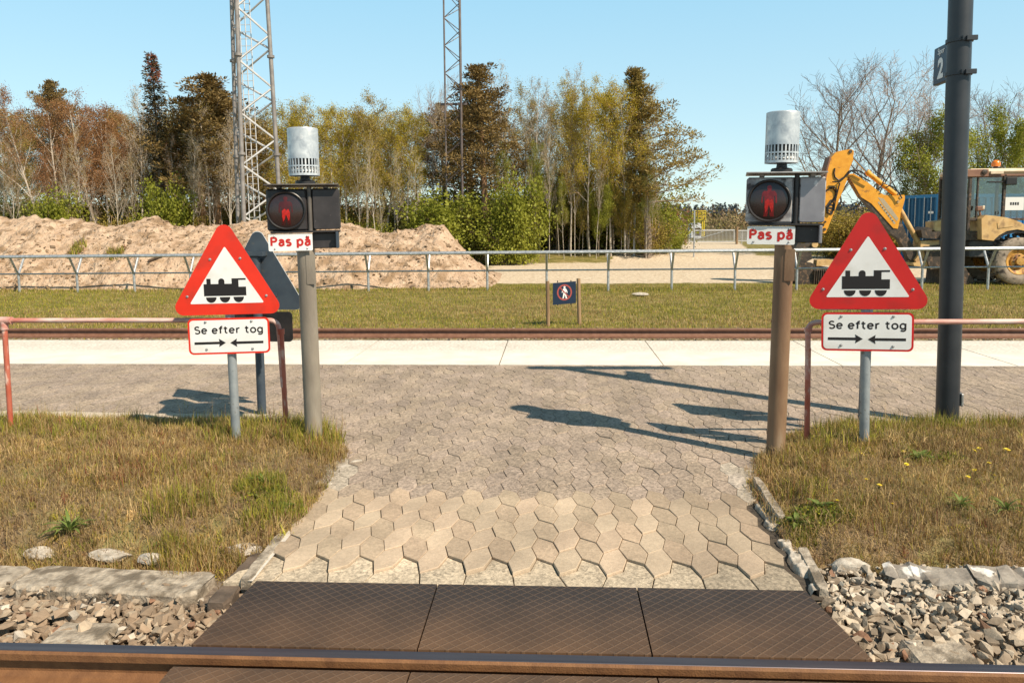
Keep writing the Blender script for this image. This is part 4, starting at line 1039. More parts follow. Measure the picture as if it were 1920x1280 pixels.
def signal(loc, rot, label, postm, boxm, rimm, headbackm, roofm, manm, glowm, hp, wA, xA, wB, xB, hA, flip_rod=0):
    t = thing('crossing_signal', loc, label, 'signal', rot=rot)
    post = MB().tube([(0, 0, -.2), (0, 0, hp+.03)], .0605, 28).build('post', postm, t, smooth=True)
    MB().prism_xz(rrect(.062, .205, .006, .033, hp-.235), -.0645, -.050).build('cover_strip', postm, post)
    z0 = hp + .135                                     # underside of the lamp housings
    yA = -.085
    # front housing with the lamp
    A = MB().bbox((xA, yA+.10, z0+hA/2), (wA, .20, hA), .012).build('lamp_housing', boxm, t)
    cz = z0 + hA*.49; cx = xA - .004
    ro = hA*.462
    MB().lathe([(ro, 0), (ro, .026), (ro-.006, .030), (ro-.012, .028), (ro-.016, .016)], 40, (cx, yA, cz), MX, cap=False).build('lamp_rim', rimm, A, smooth=True)
    MB().lathe([(ro-.015, .014), (ro*.7, .022), (ro*.4, .028), (.002, .030)], 40, (cx, yA, cz), MX, cap=False).build('lens', m_lens, A, smooth=True)
    hd, bd = man_polys(); sc = ro*1.45
    f = MB()
    def dome(x, z): d = min(1, math.hypot(x, z)/(ro-.015)); return yA - .0145 - .0165*(1-d**2) - .0012
    # figure follows the curved lens: thin strips cut from the outline
    for poly in (hd, bd):
        zs_ = np.linspace(min(p[1] for p in poly)+1e-4, max(p[1] for p in poly)-1e-4, 26)
        def spans(z):
            xs_ = []
            for i in range(len(poly)):
                (x1, z1), (x2, z2) = poly[i], poly[(i+1) % len(poly)]
                if (z1 > z) != (z2 > z): xs_.append(x1+(z-z1)/(z2-z1)*(x2-x1))
            xs_.sort(); return [(xs_[i], xs_[i+1]) for i in range(0, len(xs_)-1, 2)]
        dz_ = zs_[1]-zs_[0]
        for z in zs_:
            for a, b in spans(z):
                n_ = 3
                for q in range(n_):
                    xa, xb = (a+(b-a)*q/n_)*sc, (a+(b-a)*(q+1)/n_)*sc; za, zb = (z-.5-dz_/2)*sc, (z-.5+dz_/2)*sc
                    f.add([(cx+xx, dome(xx, zz_), cz+zz_) for xx, zz_ in ((xa, za), (xb, za), (xb, zb), (xa, zb))], [(0, 1, 2, 3)])
    fig = f.build('red_figure', manm, A)
    g = MB(); rr = random.Random(3)
    gl = [(-.13, .48), (-.04, .56), (.02, .50), (.09, .55), (.14, .42), (.13, .24), (.09, .12), (.04, .26), (.0, .36), (-.04, .22), (-.10, .10), (-.13, .28)]
    ct = (0.005, .42)
    for i in range(len(gl)):
        a, b = gl[i], gl[(i+1) % len(gl)]
        g.add([(cx+p[0]*sc, dome(p[0]*sc, (p[1]-.5)*sc)-.002, cz+(p[1]-.5)*sc) for p in (ct, a, b)], [(0, 1, 2)])
    g.build('lit_patch', glowm, fig)
    # rear housing, turned the other way
    B = MB().bbox((xB, .035, z0+hA*.5+.004), (wB, .24, hA*.98), .010).build('rear_housing', boxm, t)
    MB().prism_xz(rrect(wB-.012, hA*.98-.014, .012, xB, z0+.011), -.0895, -.086).build('rear_cover', headbackm, B)
    # vertical tube between the housings, roof sheet, floor plate
    xr = (xA+wA/2 + xB-wB/2)/2
    MB().tube([(xr, -.075, z0-.01), (xr, -.075, z0+hA+.02)], .0155, 14).build('conduit', rimm if rimm is not m_rimblack else roofm, t, smooth=True)
    MB().box((xr, .03, z0+hA/2), (xB-wB/2-xA-wA/2+.02, .16, hA)).build('spine', m_black, t)
    xl, xr_ = xA-wA/2-.006, xB+wB/2+.002
    MB().bbox(((xl+xr_)/2, .02, z0+hA+.026), (xr_-xl, .34, .010), .003).bbox((xA-.05, -.02, z0+hA+.012), (.03, .10, .02), .003).bbox((xB, -.02, z0+hA+.012), (.03, .10, .02), .003).build('roof_sheet', roofm, t)
    MB().bbox(((xl+xr_)/2+.01, .02, z0-.008), (xr_-xl-.03, .24, .014), .003).build('floor_plate', rimm if rimm is not m_rimblack else m_black, t)
    MB().bbox((xB-.02, .02, z0-.070), (wB-.015, .15, .108), .006).build('terminal_box', m_blackbox, t)
    MB().bbox((xB+wB/2-.022, -.02, z0-.068), (.018, .20, .112), .003).build('side_bracket', m_postdark if boxm is m_blackbox else m_backface, t)
    # text plate
    pl = MB().prism_xz([(x, z+z0-.136) for x, z in rrect(.292, .116, .010, (xA+.016), 0)], -.0905, -.087).build('text_plate', m_white, t)
    stroke_text(pl, 'Pas p\u00e5', .266, xA+.016, -.0914, z0-.136+.036, .058, .0146, m_redtext, .14)
    for x in (-.105, .110):
        for z in (.016, .100): bolt(pl, xA+.016+x, -.0905, z0-.136+z, .005)
    # bell
    zb = z0+hA+.031; xb = flip_rod
    MB().lathe([(.068, 0), (.068, .022), (.060, .030), (.035, .034), (.030, .065)], 28, (xb, .02, zb)).build('bell_foot', m_black, t, smooth=True)
    bell = can_mesh().build('bell_cover', m_galvcan, t, smooth=True); bell.location = (xb-.004, .02, zb+.062)
    MB().lathe([(.090, .025), (.088, .040), (.075, .052), (.030, .060), (.01, .062)], 24, cap=False).build('bell_gong', m_white, bell, smooth=True)
    MB().lathe([(.028, -.01), (.03, .062), (.086, .063), (.088, .16), (.03, .25)], 24).build('slot_shade_core', m_black, bell)  # black filler added inside the cover so the slots look shaded
    return t
zl, zr_ = at(540, 433, 5.15).z, at(1438, 419, 4.98).z
signal((at(589, 825, 5.28).x, 5.28, .0), (R(-.3), R(-.5), R(14)), 'dark crossing signal with zinc bell on grey post, left of path',
       m_sigpost_l, m_blackbox, m_rimblack, m_blackbox, m_roofdark, m_man, m_glow, zl-.135, .266, -.108, .180, .152, .284, .015)
signal((at(1454, 850, 5.10).x, 5.10, .0), (0, R(.75), R(-13)), 'peeling grey crossing signal with zinc bell on brown post, right of path',
       m_sigpost_r, m_patina, m_black, m_backface, m_roofmetal, m_man_r, m_glow_r, zr_-.135, .286, -.106, .155, .150, .292, -.035)
# ------------------------------------------------------------------ pipe railings
def elbow(p0, p1, p2, r=.06, n=7):
    p0, p1, p2 = Vector(p0), Vector(p1), Vector(p2); a = (p0-p1).normalized(); b = (p2-p1).normalized()
    return [p0] + [p1 + a*r*(1-s)**2 + b*r*s**2 for s in [k/n for k in range(n+1)]] + [p2]
t = thing('pipe_railing', (-2.0, 5.45, .03), 'worn red pipe railing along the left bank, ending beside the grey signal post', 'railing')
MB().tube(elbow((-7.5, 5.45, .893), (-1.995, 5.45, .893), (-1.978, 5.45, .40), .07), .0185, 14).build('top_rail', m_pipew, t, smooth=True, world=True)
MB().tube([(-1.978, 5.45, .80), (-1.965, 5.45, -.1)], .0187, 14).build('post', m_pipe, t, smooth=True, world=True)
MB().tube([(-1.9785, 5.45, .79), (-1.980, 5.45, .83)], .0255, 14).build('collar', m_pipe, t, smooth=True, world=True)
for x in (-4.068, -6.2):
    MB().tube([(x, 5.45, .88), (x-.012, 5.45, -.1)], .0187, 14).build('post', m_pipe, t, smooth=True, world=True)
    MB().tube([(x-.06, 5.45, .893), (x+.06, 5.45, .893)], .0275, 14).tube([(x, 5.45, .89), (x, 5.45, .825)], .0265, 14).build('tee_joint', m_pipew, t, smooth=True, world=True)
RY = 5.30; re_, rb_, rr_ = at(1515, 604, RY), at(1513, 845, RY), at(1918, 602, RY)
t = thing('pipe_railing', (rb_.x, RY, .05), 'worn red and white pipe railing along the right bank, ending beside the brown signal post', 'railing')
MB().tube(elbow((7.0, RY, rr_.z+.01), (re_.x, RY, re_.z), (re_.x+.01, RY, .5), .07), .0185, 14).build('top_rail', m_pipew, t, smooth=True, world=True)
MB().tube([(re_.x+.007, RY, .72), (rb_.x, RY, -.1)], .0187, 14).build('post', m_pipe, t, smooth=True, world=True)
MB().tube([(re_.x+.003, RY, .86), (re_.x+.0035, RY, .83)], .0255, 14).build('collar', m_pipew, t, smooth=True, world=True)
for x in (4.3, 6.4): MB().tube([(x, RY, .95), (x, RY, -.1)], .0187, 14).build('post', m_pipe, t, smooth=True, world=True)

# ------------------------------------------------------------------ lamp post with track number
LY = 6.02; LX = at(1776, 780, LY).x
t = thing('lamp_post', (LX, LY, .0), 'thick anthracite lamp post on the right carrying a navy track number box', 'lamp post', rot=(0, R(-1.0), 0))
MB().tube([(0, 0, -.3), (0, 0, 3.76)], .082, 36).build('pole', m_lamp, t, smooth=True)
MB().bbox((.42, 0, 3.78), (1.55, .13, .10), .02).build('luminaire', m_lamp, t)
for z in (2.90, 2.66):
    MB().lathe([(.0825, -.013), (.092, -.013), (.092, .013), (.0825, .013)], 30, (0, 0, z)).bbox((.04, -.098, z), (.08, .016, .036), .003).bbox((-.03, -.10, z), (.006, .03, .03), .002).build('clamp_band', m_lamp, t)
MB().bbox((.086, -.03, .20), (.02, .05, .10), .005).build('hatch_lock', m_bolt, t)
nf, nn = at(1750, 120, LY+.37), at(1779, 120, LY+.09)
tn = thing('track_number_box', ((nf.x+nn.x)/2, (nf.y+nn.y)/2, 2.625), 'navy box sign reading Spor 2 clamped to the anthracite lamp post', 'sign', rot=(0, 0, math.atan2(nn.y-nf.y, nn.x-nf.x)))
bx = MB().bbox((.0, .022, .150), (.27, .044, .285), .006).build('box', m_navy, tn)
MB().bbox((.11, .025, .305), (.03, .03, .03), .003).bbox((.11, .025, -.004), (.03, .03, .03), .003).bbox((.15, .03, .29), (.08, .02, .03), .003).bbox((.15, .03, .03), (.08, .02, .03), .003).build('hinge_pin', m_lamp, tn)
text_xz(bx, 'Spor', .118, .0, -.0012, .232, m_white, .001)
text_xz(bx, '2', .100, .0, -.0012, .052, m_white, .004, height=.150, name='number')

# ------------------------------------------------------------------ double-rail galvanized fence
FY = 20.7
t = thing('rail_fence', (0, FY, -.3), 'long galvanized double rail fence on forked posts beyond the meadow', 'fence')
def ftop(x): return .735 + .0032*x
for dy, nm in ((-.30, 'top_rail'), (.30, 'top_rail')):
    MB().tube([(-24, FY+dy, ftop(-24)), (24, FY+dy, ftop(24))], .034, 10).build(nm, m_galv, t, smooth=True, world=True)
MB().tube([(-24, FY, ftop(-24)-.485), (24, FY, ftop(24)-.485)], .021, 8).build('mid_rail', m_galv, t, smooth=True, world=True)
for i in range(-13, 13):
    x = -1.77 + i*1.645 + .04*math.sin(i*5.1); z = ftop(x)
    MB().tube([(x, FY, -.5), (x, FY, z-.47)], .034, 10).tube([(x, FY, z-.50), (x, FY-.29, z-.01)], .030, 8).tube([(x, FY, z-.50), (x, FY+.29, z-.01)], .030, 8).build('post', m_galv, t, smooth=True, world=True)

# ------------------------------------------------------------------ no-walking sign in the meadow
a = gp(1028, 611, -.31); b = gp(1079, 606, -.31)
t = thing('prohibition_sign', (a.x, a.y, -.3), 'small navy no walking sign between two wooden stakes in the meadow', 'sign', rz=math.atan2(b.y-a.y, b.x-a.x)*.6)
wd_ = (b-a).length
MB().tube([(0, 0, -.2), (-.012, 0, .805)], .034, 10).build('stake', m_wood, t, smooth=True)
MB().tube([(wd_, 0, -.2), (wd_-.025, 0, .835)], .036, 10).build('stake', m_wood, t, smooth=True)
cx = wd_/2-.012; hb = .40
bd = MB().prism_xz([(cx-.225, .375), (cx+.225, .39), (cx+.225, .79), (cx-.225, .77)], -.050, -.044).build('board', m_navy, t)
cz = .595
rg = MB(); r0, r1 = .118, .146
for k in range(40):
    a0, a1 = 2*PI*k/40, 2*PI*(k+1)/40
    rg.add([(cx+r*math.cos(q), -.0512, cz+r*math.sin(q)) for r, q in ((r0, a0), (r1, a0), (r1, a1), (r0, a1))], [(0, 1, 2, 3)])
rg.add([(cx+u*.125*-.7071*1 + v*.7071, -.0530, cz+u*.125*.7071 + v*.7071) for u, v in ((-1, -.011), (-1, .011), (1, .011), (1, -.011))], [(0, 1, 2, 3)])
m_fadered = M('faded red', (.30,.045,.035), (.36,.075,.06), scale=40, rough=.6)
rg.build('red_ring', m_fadered, bd)
hd_, bd_ = man_polys()
mf = MB()
mf.prism_xz([(cx+x*.22*1.25, cz-.112+z*.225) for x, z in hd_], -.0522, -.0502)
walk = [(-.07, .82), (.10, .82), (.20, .70), (.28, .47), (.22, .44), (.14, .60), (.12, .45), (.22, .05), (.26, 0), (.11, 0), (.02, .34), (-.06, .02), (-.20, 0), (-.17, .06), (-.10, .45), (-.11, .62), (-.19, .46), (-.25, .49), (-.19, .70)]
mf.prism_xz([(cx+x*.22, cz-.112+z*.225) for x, z in walk], -.0522, -.0502)
mf.build('walking_figure', m_white, bd)
for x in (-.13, .13):
    for z in (.375, .795): MB().box((cx+x, -.04, z), (.016, .016, .03)).build('lug', m_black, t)
# white scrap in the meadow
a = gp(1200, 554, -.30)
lump(a.x, a.y, -.27, .22, .12, .05, 'pale flat stone lying in the far meadow right of the no walking sign', seed=77)

# ------------------------------------------------------------------ sand heap
def heap(x, y):
    # crest height along x
    cx_ = np.array([-40, -22, -16.5, -15, -13.2, -11.5, -10, -8.6, -7.5, -6.6, -5.6, -4.6, -3.6, -2.95, -2.3, -1.75, 30]); ch = np.array([1.8, 2.15, 2.10, 1.85, 2.02, 1.75, 1.98, 1.92, 1.95, 1.80, 1.62, 1.62, 1.74, 1.05, .45, 0, 0])
    c = np.interp(x, cx_, ch)
    c = c*(1.0+.18*(fbm(x, y, .9, 2, 81)-.3))
    t_ = (y-21.45-.5*(vnoise(x, x*0, .6, 82)-.5))/3.9
    up = np.clip(t_, 0, 1); prof = np.where(t_ < 1, np.sin(np.clip(up, 0, 1)*PI/2)**.95, np.clip(1-(t_-1)/1.1, 0, 1))
    z = c*prof
    z = z + (.36*(fbm(x, y, 1.1, 4, 83)-.47) + .24*np.abs(fbm(x, y, 2.1, 4, 84)-.47) + .26*(fbm(x, y, 5, 4, 85)-.47))*sst(.02, .5, z)
    return z - .40
m_heap = M('loose sandy soil', (.40,.272,.178), (.56,.415,.29), scale=3.0, rough=.95, detail=14, bump=1.0, bscale=9, c3=(.27,.175,.10), s3=2.2, lo3=.50, hi3=.64)
m_heap.node_tree.nodes['Bump'].inputs['Distance'].default_value = .12
hs = grid_mesh('sand_heap', np.linspace(-24, -.6, 330), np.linspace(21.0, 30, 130), heap, m_heap); tag(hs, 'long heap of pale sandy soil behind the fence on the left', 'heap')
rs = np.random.RandomState(31); pts = []
for _ in range(3200):
    x, y = rs.uniform(-17, -1.2), rs.uniform(21.4, 25.5); z = float(heap(np.array(x), np.array(y)))
    if z < -.36: continue
    pts.append((x, y, z, .02+.07*rs.rand()**3.2))
tag(stones('soil_clods', pts, 8, m_stone, lambda rs, x, y: np.array([.34, .24, .155])*rs.uniform(.55, 1.45)), 'loose clods of soil on the sand heap', 'soil', kind='stuff')
m_root = M('dark root wood', (.05,.032,.02), (.10,.065,.04), scale=20, rough=.9)
p0 = at(277, 469, 22.3); p1 = at(291, 465, 22.4); p2 = at(304, 455, 22.6)
def onheap(p): return Vector((p.x, p.y, float(heap(np.array(p.x), np.array(p.y)))+.04))
tag(MB().tube([onheap(p0), onheap(p1)+Vector((0, 0, .04)), onheap(p2)+Vector((0, 0, .03))], [.05, .035, .012], 6).build('root', m_root), 'dark root sticking out of the sand heap', 'root')
for i, (x, y, lab) in enumerate(((-13.2, 22.6, 'small green tuft growing on the left side of the sand heap'), (-14.6, 22.9, 'smaller tuft at the left edge of the sand heap'))):
    rs = np.random.RandomState(50+i)
    V, T, C = tuft(rs, x, y, heap, 260, .28, .10, .30, [1, 2, 4, 3, .2, .5], .6, .02)
    tag(np_mesh('grass_tuft', V, T, m_grass, C), lab, 'grass tuft')

# ------------------------------------------------------------------ lattice masts
m_mast = M('dull galvanized mast tube', (.20,.18,.17), (.30,.28,.26), scale=3, rough=.6, metal=.2)
m_mastw = M('pale galvanized brace', (.48,.47,.46), (.62,.61,.60), scale=3, rough=.5, metal=.2)
MY = 31.5
base = at(466, 425, MY)
gzb = float(gz(np.array(base.x), np.array(base.y)))
t = thing('lattice_mast', (base.x, base.y, gzb), 'thick three legged lattice mast with inside ladder rising behind the sand heap', 'mast')
def leg_xy(px_, Y): p = at(px_, 425, Y); return (p.x-base.x, p.y-base.y)
legs = [leg_xy(457, MY-.35), leg_xy(529, MY+.25), leg_xy(446, MY+1.1)]
cen = (sum(l[0] for l in legs)/3, sum(l[1] for l in legs)/3)
HM = 16.0
def lp(k, z):
    s = 1 - .22*(z-gzb)/HM if False else 1 - .020*z
    return Vector((cen[0]+(legs[k][0]-cen[0])*s, cen[1]+(legs[k][1]-cen[1])*s, z))
for k in range(3):
    lg = MB().tube([lp(k, 0), lp(k, HM)], [.095, .080], 12)
    for z in (1.0, 4.75, 8.7, 12.6): p = lp(k, z); lg.lathe([(.15, -.05), (.15, .05)], 12, p)
    lg.build('leg', m_mast, t, smooth=True)
for a, b, ph, mat_ in ((0, 1, 0.0, m_mastw), (2, 1, .55, m_mastw), (2, 0, .3, m_mast)):
    z = .1 - ph; side = 0; br = MB(); st = 1.05
    while z < HM-st:
        p, q = (lp(a, max(z, 0)), lp(b, z+st)) if side == 0 else (lp(b, max(z, 0)), lp(a, z+st))
        if z > -.2: br.tube([p, q], .042 if mat_ is m_mastw else .035, 6)
        z += st; side = 1-side
    br.build('bracing', mat_, t)
ld = MB()
lx, ly = cen[0]+.02, cen[1]
for dx in (-.20, .02, .24): ld.tube([(lx+dx, ly+.05*dx, 0), (lx+dx-.12, ly, HM)], .022, 5)
for i in range(int(HM/.28)):
    z = .2+i*.28; o_ = -.12*z/HM; ld.tube([(lx-.20+o_, ly, z), (lx+.24+o_, ly, z)], .012, 4)
ld.build('ladder', m_mastw, t)

M2Y = 36.2
b2 = at(852, 400, M2Y); g2 = float(gz(np.array(b2.x), np.array(b2.y)))
t = thing('lattice_mast', (b2.x, b2.y, g2), 'slim dark lattice mast with close bracing rising among the trees', 'mast')
m_mast2 = M('dark rusty mast tube', (.10,.075,.07), (.17,.14,.13), scale=2, rough=.6, metal=.2)
P2 = [at(838, 400, M2Y).x-b2.x, at(868, 400, M2Y).x-b2.x]
L2 = [(P2[0], 0), (P2[1], -.1), (P2[1]-.12, .9)]
H2 = 24
for k in range(3): MB().tube([(L2[k][0], L2[k][1], 0), (L2[k][0]*.97, L2[k][1], H2)], .060 if k else .040, 8).build('leg', m_mast2, t, smooth=True)
for a, b in ((0, 1), (2, 1), (0, 2)):
    br = MB(); z = 0; sd_ = 0; st = .62
    while z < H2-st:
        p, q = (L2[a], L2[b]) if sd_ == 0 else (L2[b], L2[a]); br.tube([(*p, z), (*q, z+st)], .020, 4); z += st; sd_ = 1-sd_
    br.build('bracing', m_mast2, t)
MB().box(((P2[0]+P2[1])/2, .2, 7.3), (1.25, .12, .10)).build('collar', m_mast2, t)

# ------------------------------------------------------------------ trees
m_birch = M('pale birch bark', (.36,.30,.235), (.54,.475,.39), scale=9, rough=.8, c3=(.14,.11,.08), s3=5, lo3=.58, hi3=.66, stretch=(1,1,.5))
m_bark = M('grey brown bark', (.16,.12,.085), (.27,.21,.155), scale=7, rough=.9)
m_pinebark = M('orange pine bark', (.26,.14,.07), (.38,.22,.12), scale=5, rough=.9)
m_twig = M('brown twig', (.24,.15,.085), (.36,.24,.145), scale=2, rough=.9)
m_twigp = M('pale twig', (.32,.25,.18), (.42,.34,.26), scale=2, rough=.9)
m_twigr = M('reddish grey twig', (.24,.175,.14), (.36,.28,.235), scale=2, rough=.9)
LEAF = dict(
    yellow=leafmat('young yellow green leaf', (.42,.32,.025), (.52,.42,.05), scale=.8),
    olive=leafmat('olive young leaf', (.30,.23,.045), (.42,.32,.07), scale=.8),
    rust=leafmat('rust brown young leaf', (.29,.13,.055), (.38,.20,.075), scale=.8),
    pale=leafmat('pale straw bud', (.38,.29,.15), (.48,.38,.21), scale=.8),
    green=leafmat('fresh green leaf', (.20,.22,.025), (.36,.36,.05), scale=.9),
    dgreen=leafmat('dark green leaf', (.11,.12,.025), (.20,.20,.045), scale=.9),
    pine=leafmat('brown green pine needle', (.15,.10,.035), (.26,.175,.06), trans=.15, scale=.9),
    pinel=leafmat('ochre green pine needle', (.21,.145,.045), (.33,.25,.065), trans=.2, scale=.9),
    spruce=leafmat('dark spruce needle', (.045,.042,.018), (.10,.075,.032), trans=.1, scale=.9),
    cone=leafmat('red brown spruce tip', (.16,.055,.03), (.24,.09,.05), trans=.1, scale=.9))

def leaf_cloud(P, D, size, rs, asp=.6):
    """small leaf quads at P, sizes size (n), random orientation"""
    n = len(P); a = rs.normal(size=(n, 3)); a /= np.linalg.norm(a, axis=1, keepdims=True)
    if D is not None: a = D
    b = np.cross(a, rs.normal(size=(n, 3))); b /= np.linalg.norm(b, axis=1, keepdims=True)+1e-9
    s = np.asarray(size)[:, None]; w_ = s*asp*.5
    V = np.stack([P, P+a*s*.5+b*w_, P+a*s, P+a*s*.5-b*w_], 1).reshape(-1, 3)
    Q = np.arange(n*4).reshape(-1, 4)
    return V, Q
class Tree:
    def __init__(s, seed): s.rng = random.Random(seed); s.rs = np.random.RandomState(seed); s.wood = MB(); s.twig = MB(); s.tips = []
    def limb(s, p, d, L, r0, r1, nseg, wander, up, mb, n=5):
        path = [Vector(p)]; d = Vector(d).normalized(); rad = [r0]
        for i in range(nseg):
            d = (d + Vector((s.rng.gauss(0, wander), s.rng.gauss(0, wander), s.rng.gauss(0, wander)+up))).normalized()
            path.append(path[-1] + d*L/nseg); rad.append(r0+(r1-r0)*(i+1)/nseg)
        mb.tube(path, rad, n, cap=False); return path, d
    def grow(s, p, d, L, r, level, maxl, spec):
        sp = spec[level]
        mb = s.wood if level < spec['woodl'] else s.twig
        path, de = s.limb(p, d, L, r, max(r*sp.get('taper', .4), .006), sp['seg'], sp['wander'], sp['up'], mb, sp['sides'])
        if level == maxl:
            for i in range(1, len(path)): s.tips.append((path[i], (path[i]-path[i-1]).normalized()))
            return
        k = sp['kids']; k = s.rng.randint(k[0], k[1])
        for i in range(k):
            t = sp['start'] + (1-sp['start'])*(i+s.rng.random())/k
            f = t*(len(path)-1); j = min(int(f), len(path)-2); q = path[j].lerp(path[j+1], f-j); dd = (path[j+1]-path[j]).normalized()
            az = s.rng.uniform(0, 2*PI) if level else i*2.4 + s.rng.uniform(-.5, .5)
            sidev = dd.orthogonal().normalized(); sidev.rotate(Matrix.Rotation(az, 3, dd)); an = R(s.rng.uniform(*sp['ang']))
            cd = dd*math.cos(an) + sidev*math.sin(an)
            cl = sp['clen'](t)*L*s.rng.uniform(.7, 1.2)
            s.grow(q, cd, cl, max(r*sp['crad']*(1-.6*t), .007), level+1, maxl, spec)
    def leaves(s, per, size, spread, asp=.6, frac=1.0):
        if not s.tips: return None
        T = np.array([list(p) for p, d in s.tips])
        if frac < 1: T = T[s.rs.rand(len(T)) < frac]
        P = np.repeat(T, per, 0); P = P + s.rs.normal(0, spread, P.shape)
        return leaf_cloud(P, None, size*s.rs.uniform(.6, 1.3, len(P)), s.rs, asp)
SPEC_BIRCH = {'woodl': 2,
    0: dict(seg=9, wander=.035, up=.03, sides=7, kids=(16, 20), start=.34, ang=(28, 48), clen=lambda t: .34*(1-.62*t), crad=.42, taper=.22),
    1: dict(seg=5, wander=.10, up=.10, sides=4, kids=(6, 8), start=.2, ang=(25, 50), clen=lambda t: .42*(1-.4*t), crad=.45),
    2: dict(seg=3, wander=.14, up=.05, sides=3, kids=(4, 6), start=.1, ang=(25, 55), clen=lambda t: .55, crad=.6),
    3: dict(seg=3, wander=.18, up=-.03, sides=3)}
SPEC_BARE = {'woodl': 2,
    0: dict(seg=7, wander=.06, up=.03, sides=8, kids=(14, 16), start=.20, ang=(28, 56), clen=lambda t: .64*(1-.5*t), crad=.42, taper=.16),
    1: dict(seg=7, wander=.12, up=.09, sides=4, kids=(10, 12), start=.16, ang=(26, 52), clen=lambda t: .46*(1-.35*t), crad=.45),
    2: dict(seg=5, wander=.14, up=.07, sides=3, kids=(8, 10), start=.10, ang=(26, 52), clen=lambda t: .50, crad=.5),
    3: dict(seg=3, wander=.16, up=.03, sides=3)}
def mesh_of(mb, name, mat):
    o = mb.build(name, mat, smooth=False); me = o.data; bpy.data.objects.remove(o); return me
def leaf_mesh(vq, name, mat):
    V, Q = vq; o = np_mesh(name, V, Q, mat, quads=True); me = o.data; bpy.data.objects.remove(o); return me
PROTO = {}
def proto(key, wood, twig, crown): PROTO[key] = (wood, twig, crown)
for v in range(4):                                                # unit height 10 m
    T = Tree(300+v); T.grow((0, 0, -.2), (T.rng.uniform(-.05, .05), T.rng.uniform(-.05, .05), 1), 10.2, .085, 0, 3, SPEC_BIRCH)
    proto('birch%d' % v, mesh_of(T.wood, 'trunk', m_birch), mesh_of(T.twig, 'twigs', m_twig), leaf_mesh(T.leaves(6, .078, .15), 'crown', LEAF['yellow']))
for v in range(2):                                                # thinner, little leaf
    T = Tree(320+v); T.grow((0, 0, -.2), (T.rng.uniform(-.06, .06), 0, 1), 10.2, .075, 0, 3, SPEC_BIRCH)
    proto('thin%d' % v, mesh_of(T.wood, 'trunk', m_birch), mesh_of(T.twig, 'twigs', m_twigp), leaf_mesh(T.leaves(2, .060, .12, frac=.8), 'crown', LEAF['pale']))
for v in range(2):                                                # pale forked trees with rusty crown
    T = Tree(330+v); sp = dict(SPEC_BIRCH)
    for a in (-.30, .02, .26): T.grow((a*.4, 0, -.2), (a, T.rng.uniform(-.2, .2), 1), 9.6*T.rng.uniform(.85, 1.05), .10, 0, 3, sp)
    proto('forked%d' % v, mesh_of(T.wood, 'trunk', m_birch), mesh_of(T.twig, 'twigs', m_twig), leaf_mesh(T.leaves(4, .070, .14), 'crown', LEAF['rust']))
for v in range(3):
    T = Tree(340+v); T.grow((0, 0, -.2), (T.rng.uniform(-.05, .05), 0, 1), 8.5, .135, 0, 3, SPEC_BARE)
    proto('bare%d' % v, mesh_of(T.wood, 'trunk', m_bark), mesh_of(T.twig, 'twigs', m_twigr), None)
def needle_clump(rs, c, r, n, L_, flat=.7):
    d = rs.normal(size=(n, 3)); d /= np.linalg.norm(d, axis=1, keepdims=True); rad = r*rs.rand(n)**.5
    P = np.array(c) + d*rad[:, None]*np.array([1, 1, flat]); dd = d + np.array([0, 0, .7]) + rs.normal(0, .3, (n, 3)); dd /= np.linalg.norm(dd, axis=1, keepdims=True)
    return P, dd
def pine(key, seed, Hh, z0, shape, lean=0, nb=46, mat='pine', bark=None):
    T = Tree(seed); rg = T.rng
    path, _ = T.limb((0, 0, -.2), (lean, 0, 1), Hh, .16, .03, 9, .010, .02, T.wood, 8)
    Ps, Ds, Ss = [], [], []
    for i in range(nb):
        t = z0 + (1-z0)*((i+rg.random())/nb)
        f = t*9; j = min(int(f), 8); q = path[j].lerp(path[j+1], f-j); az = i*2.4+rg.uniform(-.4, .4)
        L_ = shape(t, math.cos(az))*rg.uniform(.75, 1.15); el = rg.uniform(-.05, .35)+.5*max(0, t-.6)
        d = Vector((math.cos(az)*math.cos(el), math.sin(az)*math.cos(el), math.sin(el)))
        bp, de = T.limb(q, d, L_, .045*(1-t*.5), .012, 5, .10, .07, T.twig, 4)
        for j2 in range(1, 6):
            for _ in range(2 if L_ > .7 else 1):
                c = bp[j2] + Vector((rg.gauss(0, .16), rg.gauss(0, .16), rg.gauss(.05, .10)))*min(1, L_)
                if j2 < 2 and L_ > 1.2: continue
                P, D = needle_clump(T.rs, c, .30*min(1, .4+L_*.4), 34, .2); Ps.append(P); Ds.append(D); Ss.append(np.full(len(P), .17)*T.rs.uniform(.6, 1.2, len(P)))
    c = path[-1]
    for k in range(5): P, D = needle_clump(T.rs, c + Vector((rg.gauss(0, .1), rg.gauss(0, .1), -.28*k)), .16+.05*k, 34, .2, 1.3); Ps.append(P); Ds.append(D); Ss.append(np.full(len(P), .17))
    V = leaf_cloud(np.concatenate(Ps), np.concatenate(Ds), np.concatenate(Ss), T.rs, .30)
    proto(key, mesh_of(T.wood, 'trunk', bark or m_pinebark), mesh_of(T.twig, 'twigs', m_bark), leaf_mesh(V, 'crown', LEAF[mat]))
pine('pine0', 401, 10, .36, lambda t, c: 2.1*(1-t)**.7+.25, nb=54)
pine('pine1', 402, 10, .45, lambda t, c: 1.9*math.sin(min(1, (1-t)*1.9)*PI/2)**.9+.15, nb=50)
pine('pine2', 403, 10, .30, lambda t, c: (1.15*(1-t)**.8+.22)*(1 + (2.0 if c > .3 else -.15)*(1 if .30 < t < .74 else .25)), nb=66, mat='pinel', bark=m_bark)
T = Tree(410); path, _ = T.limb((0, 0, -.2), (0, 0, 1), 11, .13, .015, 10, .008, .02, T.wood, 7)
Ps, Ds, Ss = [], [], []; P2s, D2s, S2s = [], [], []
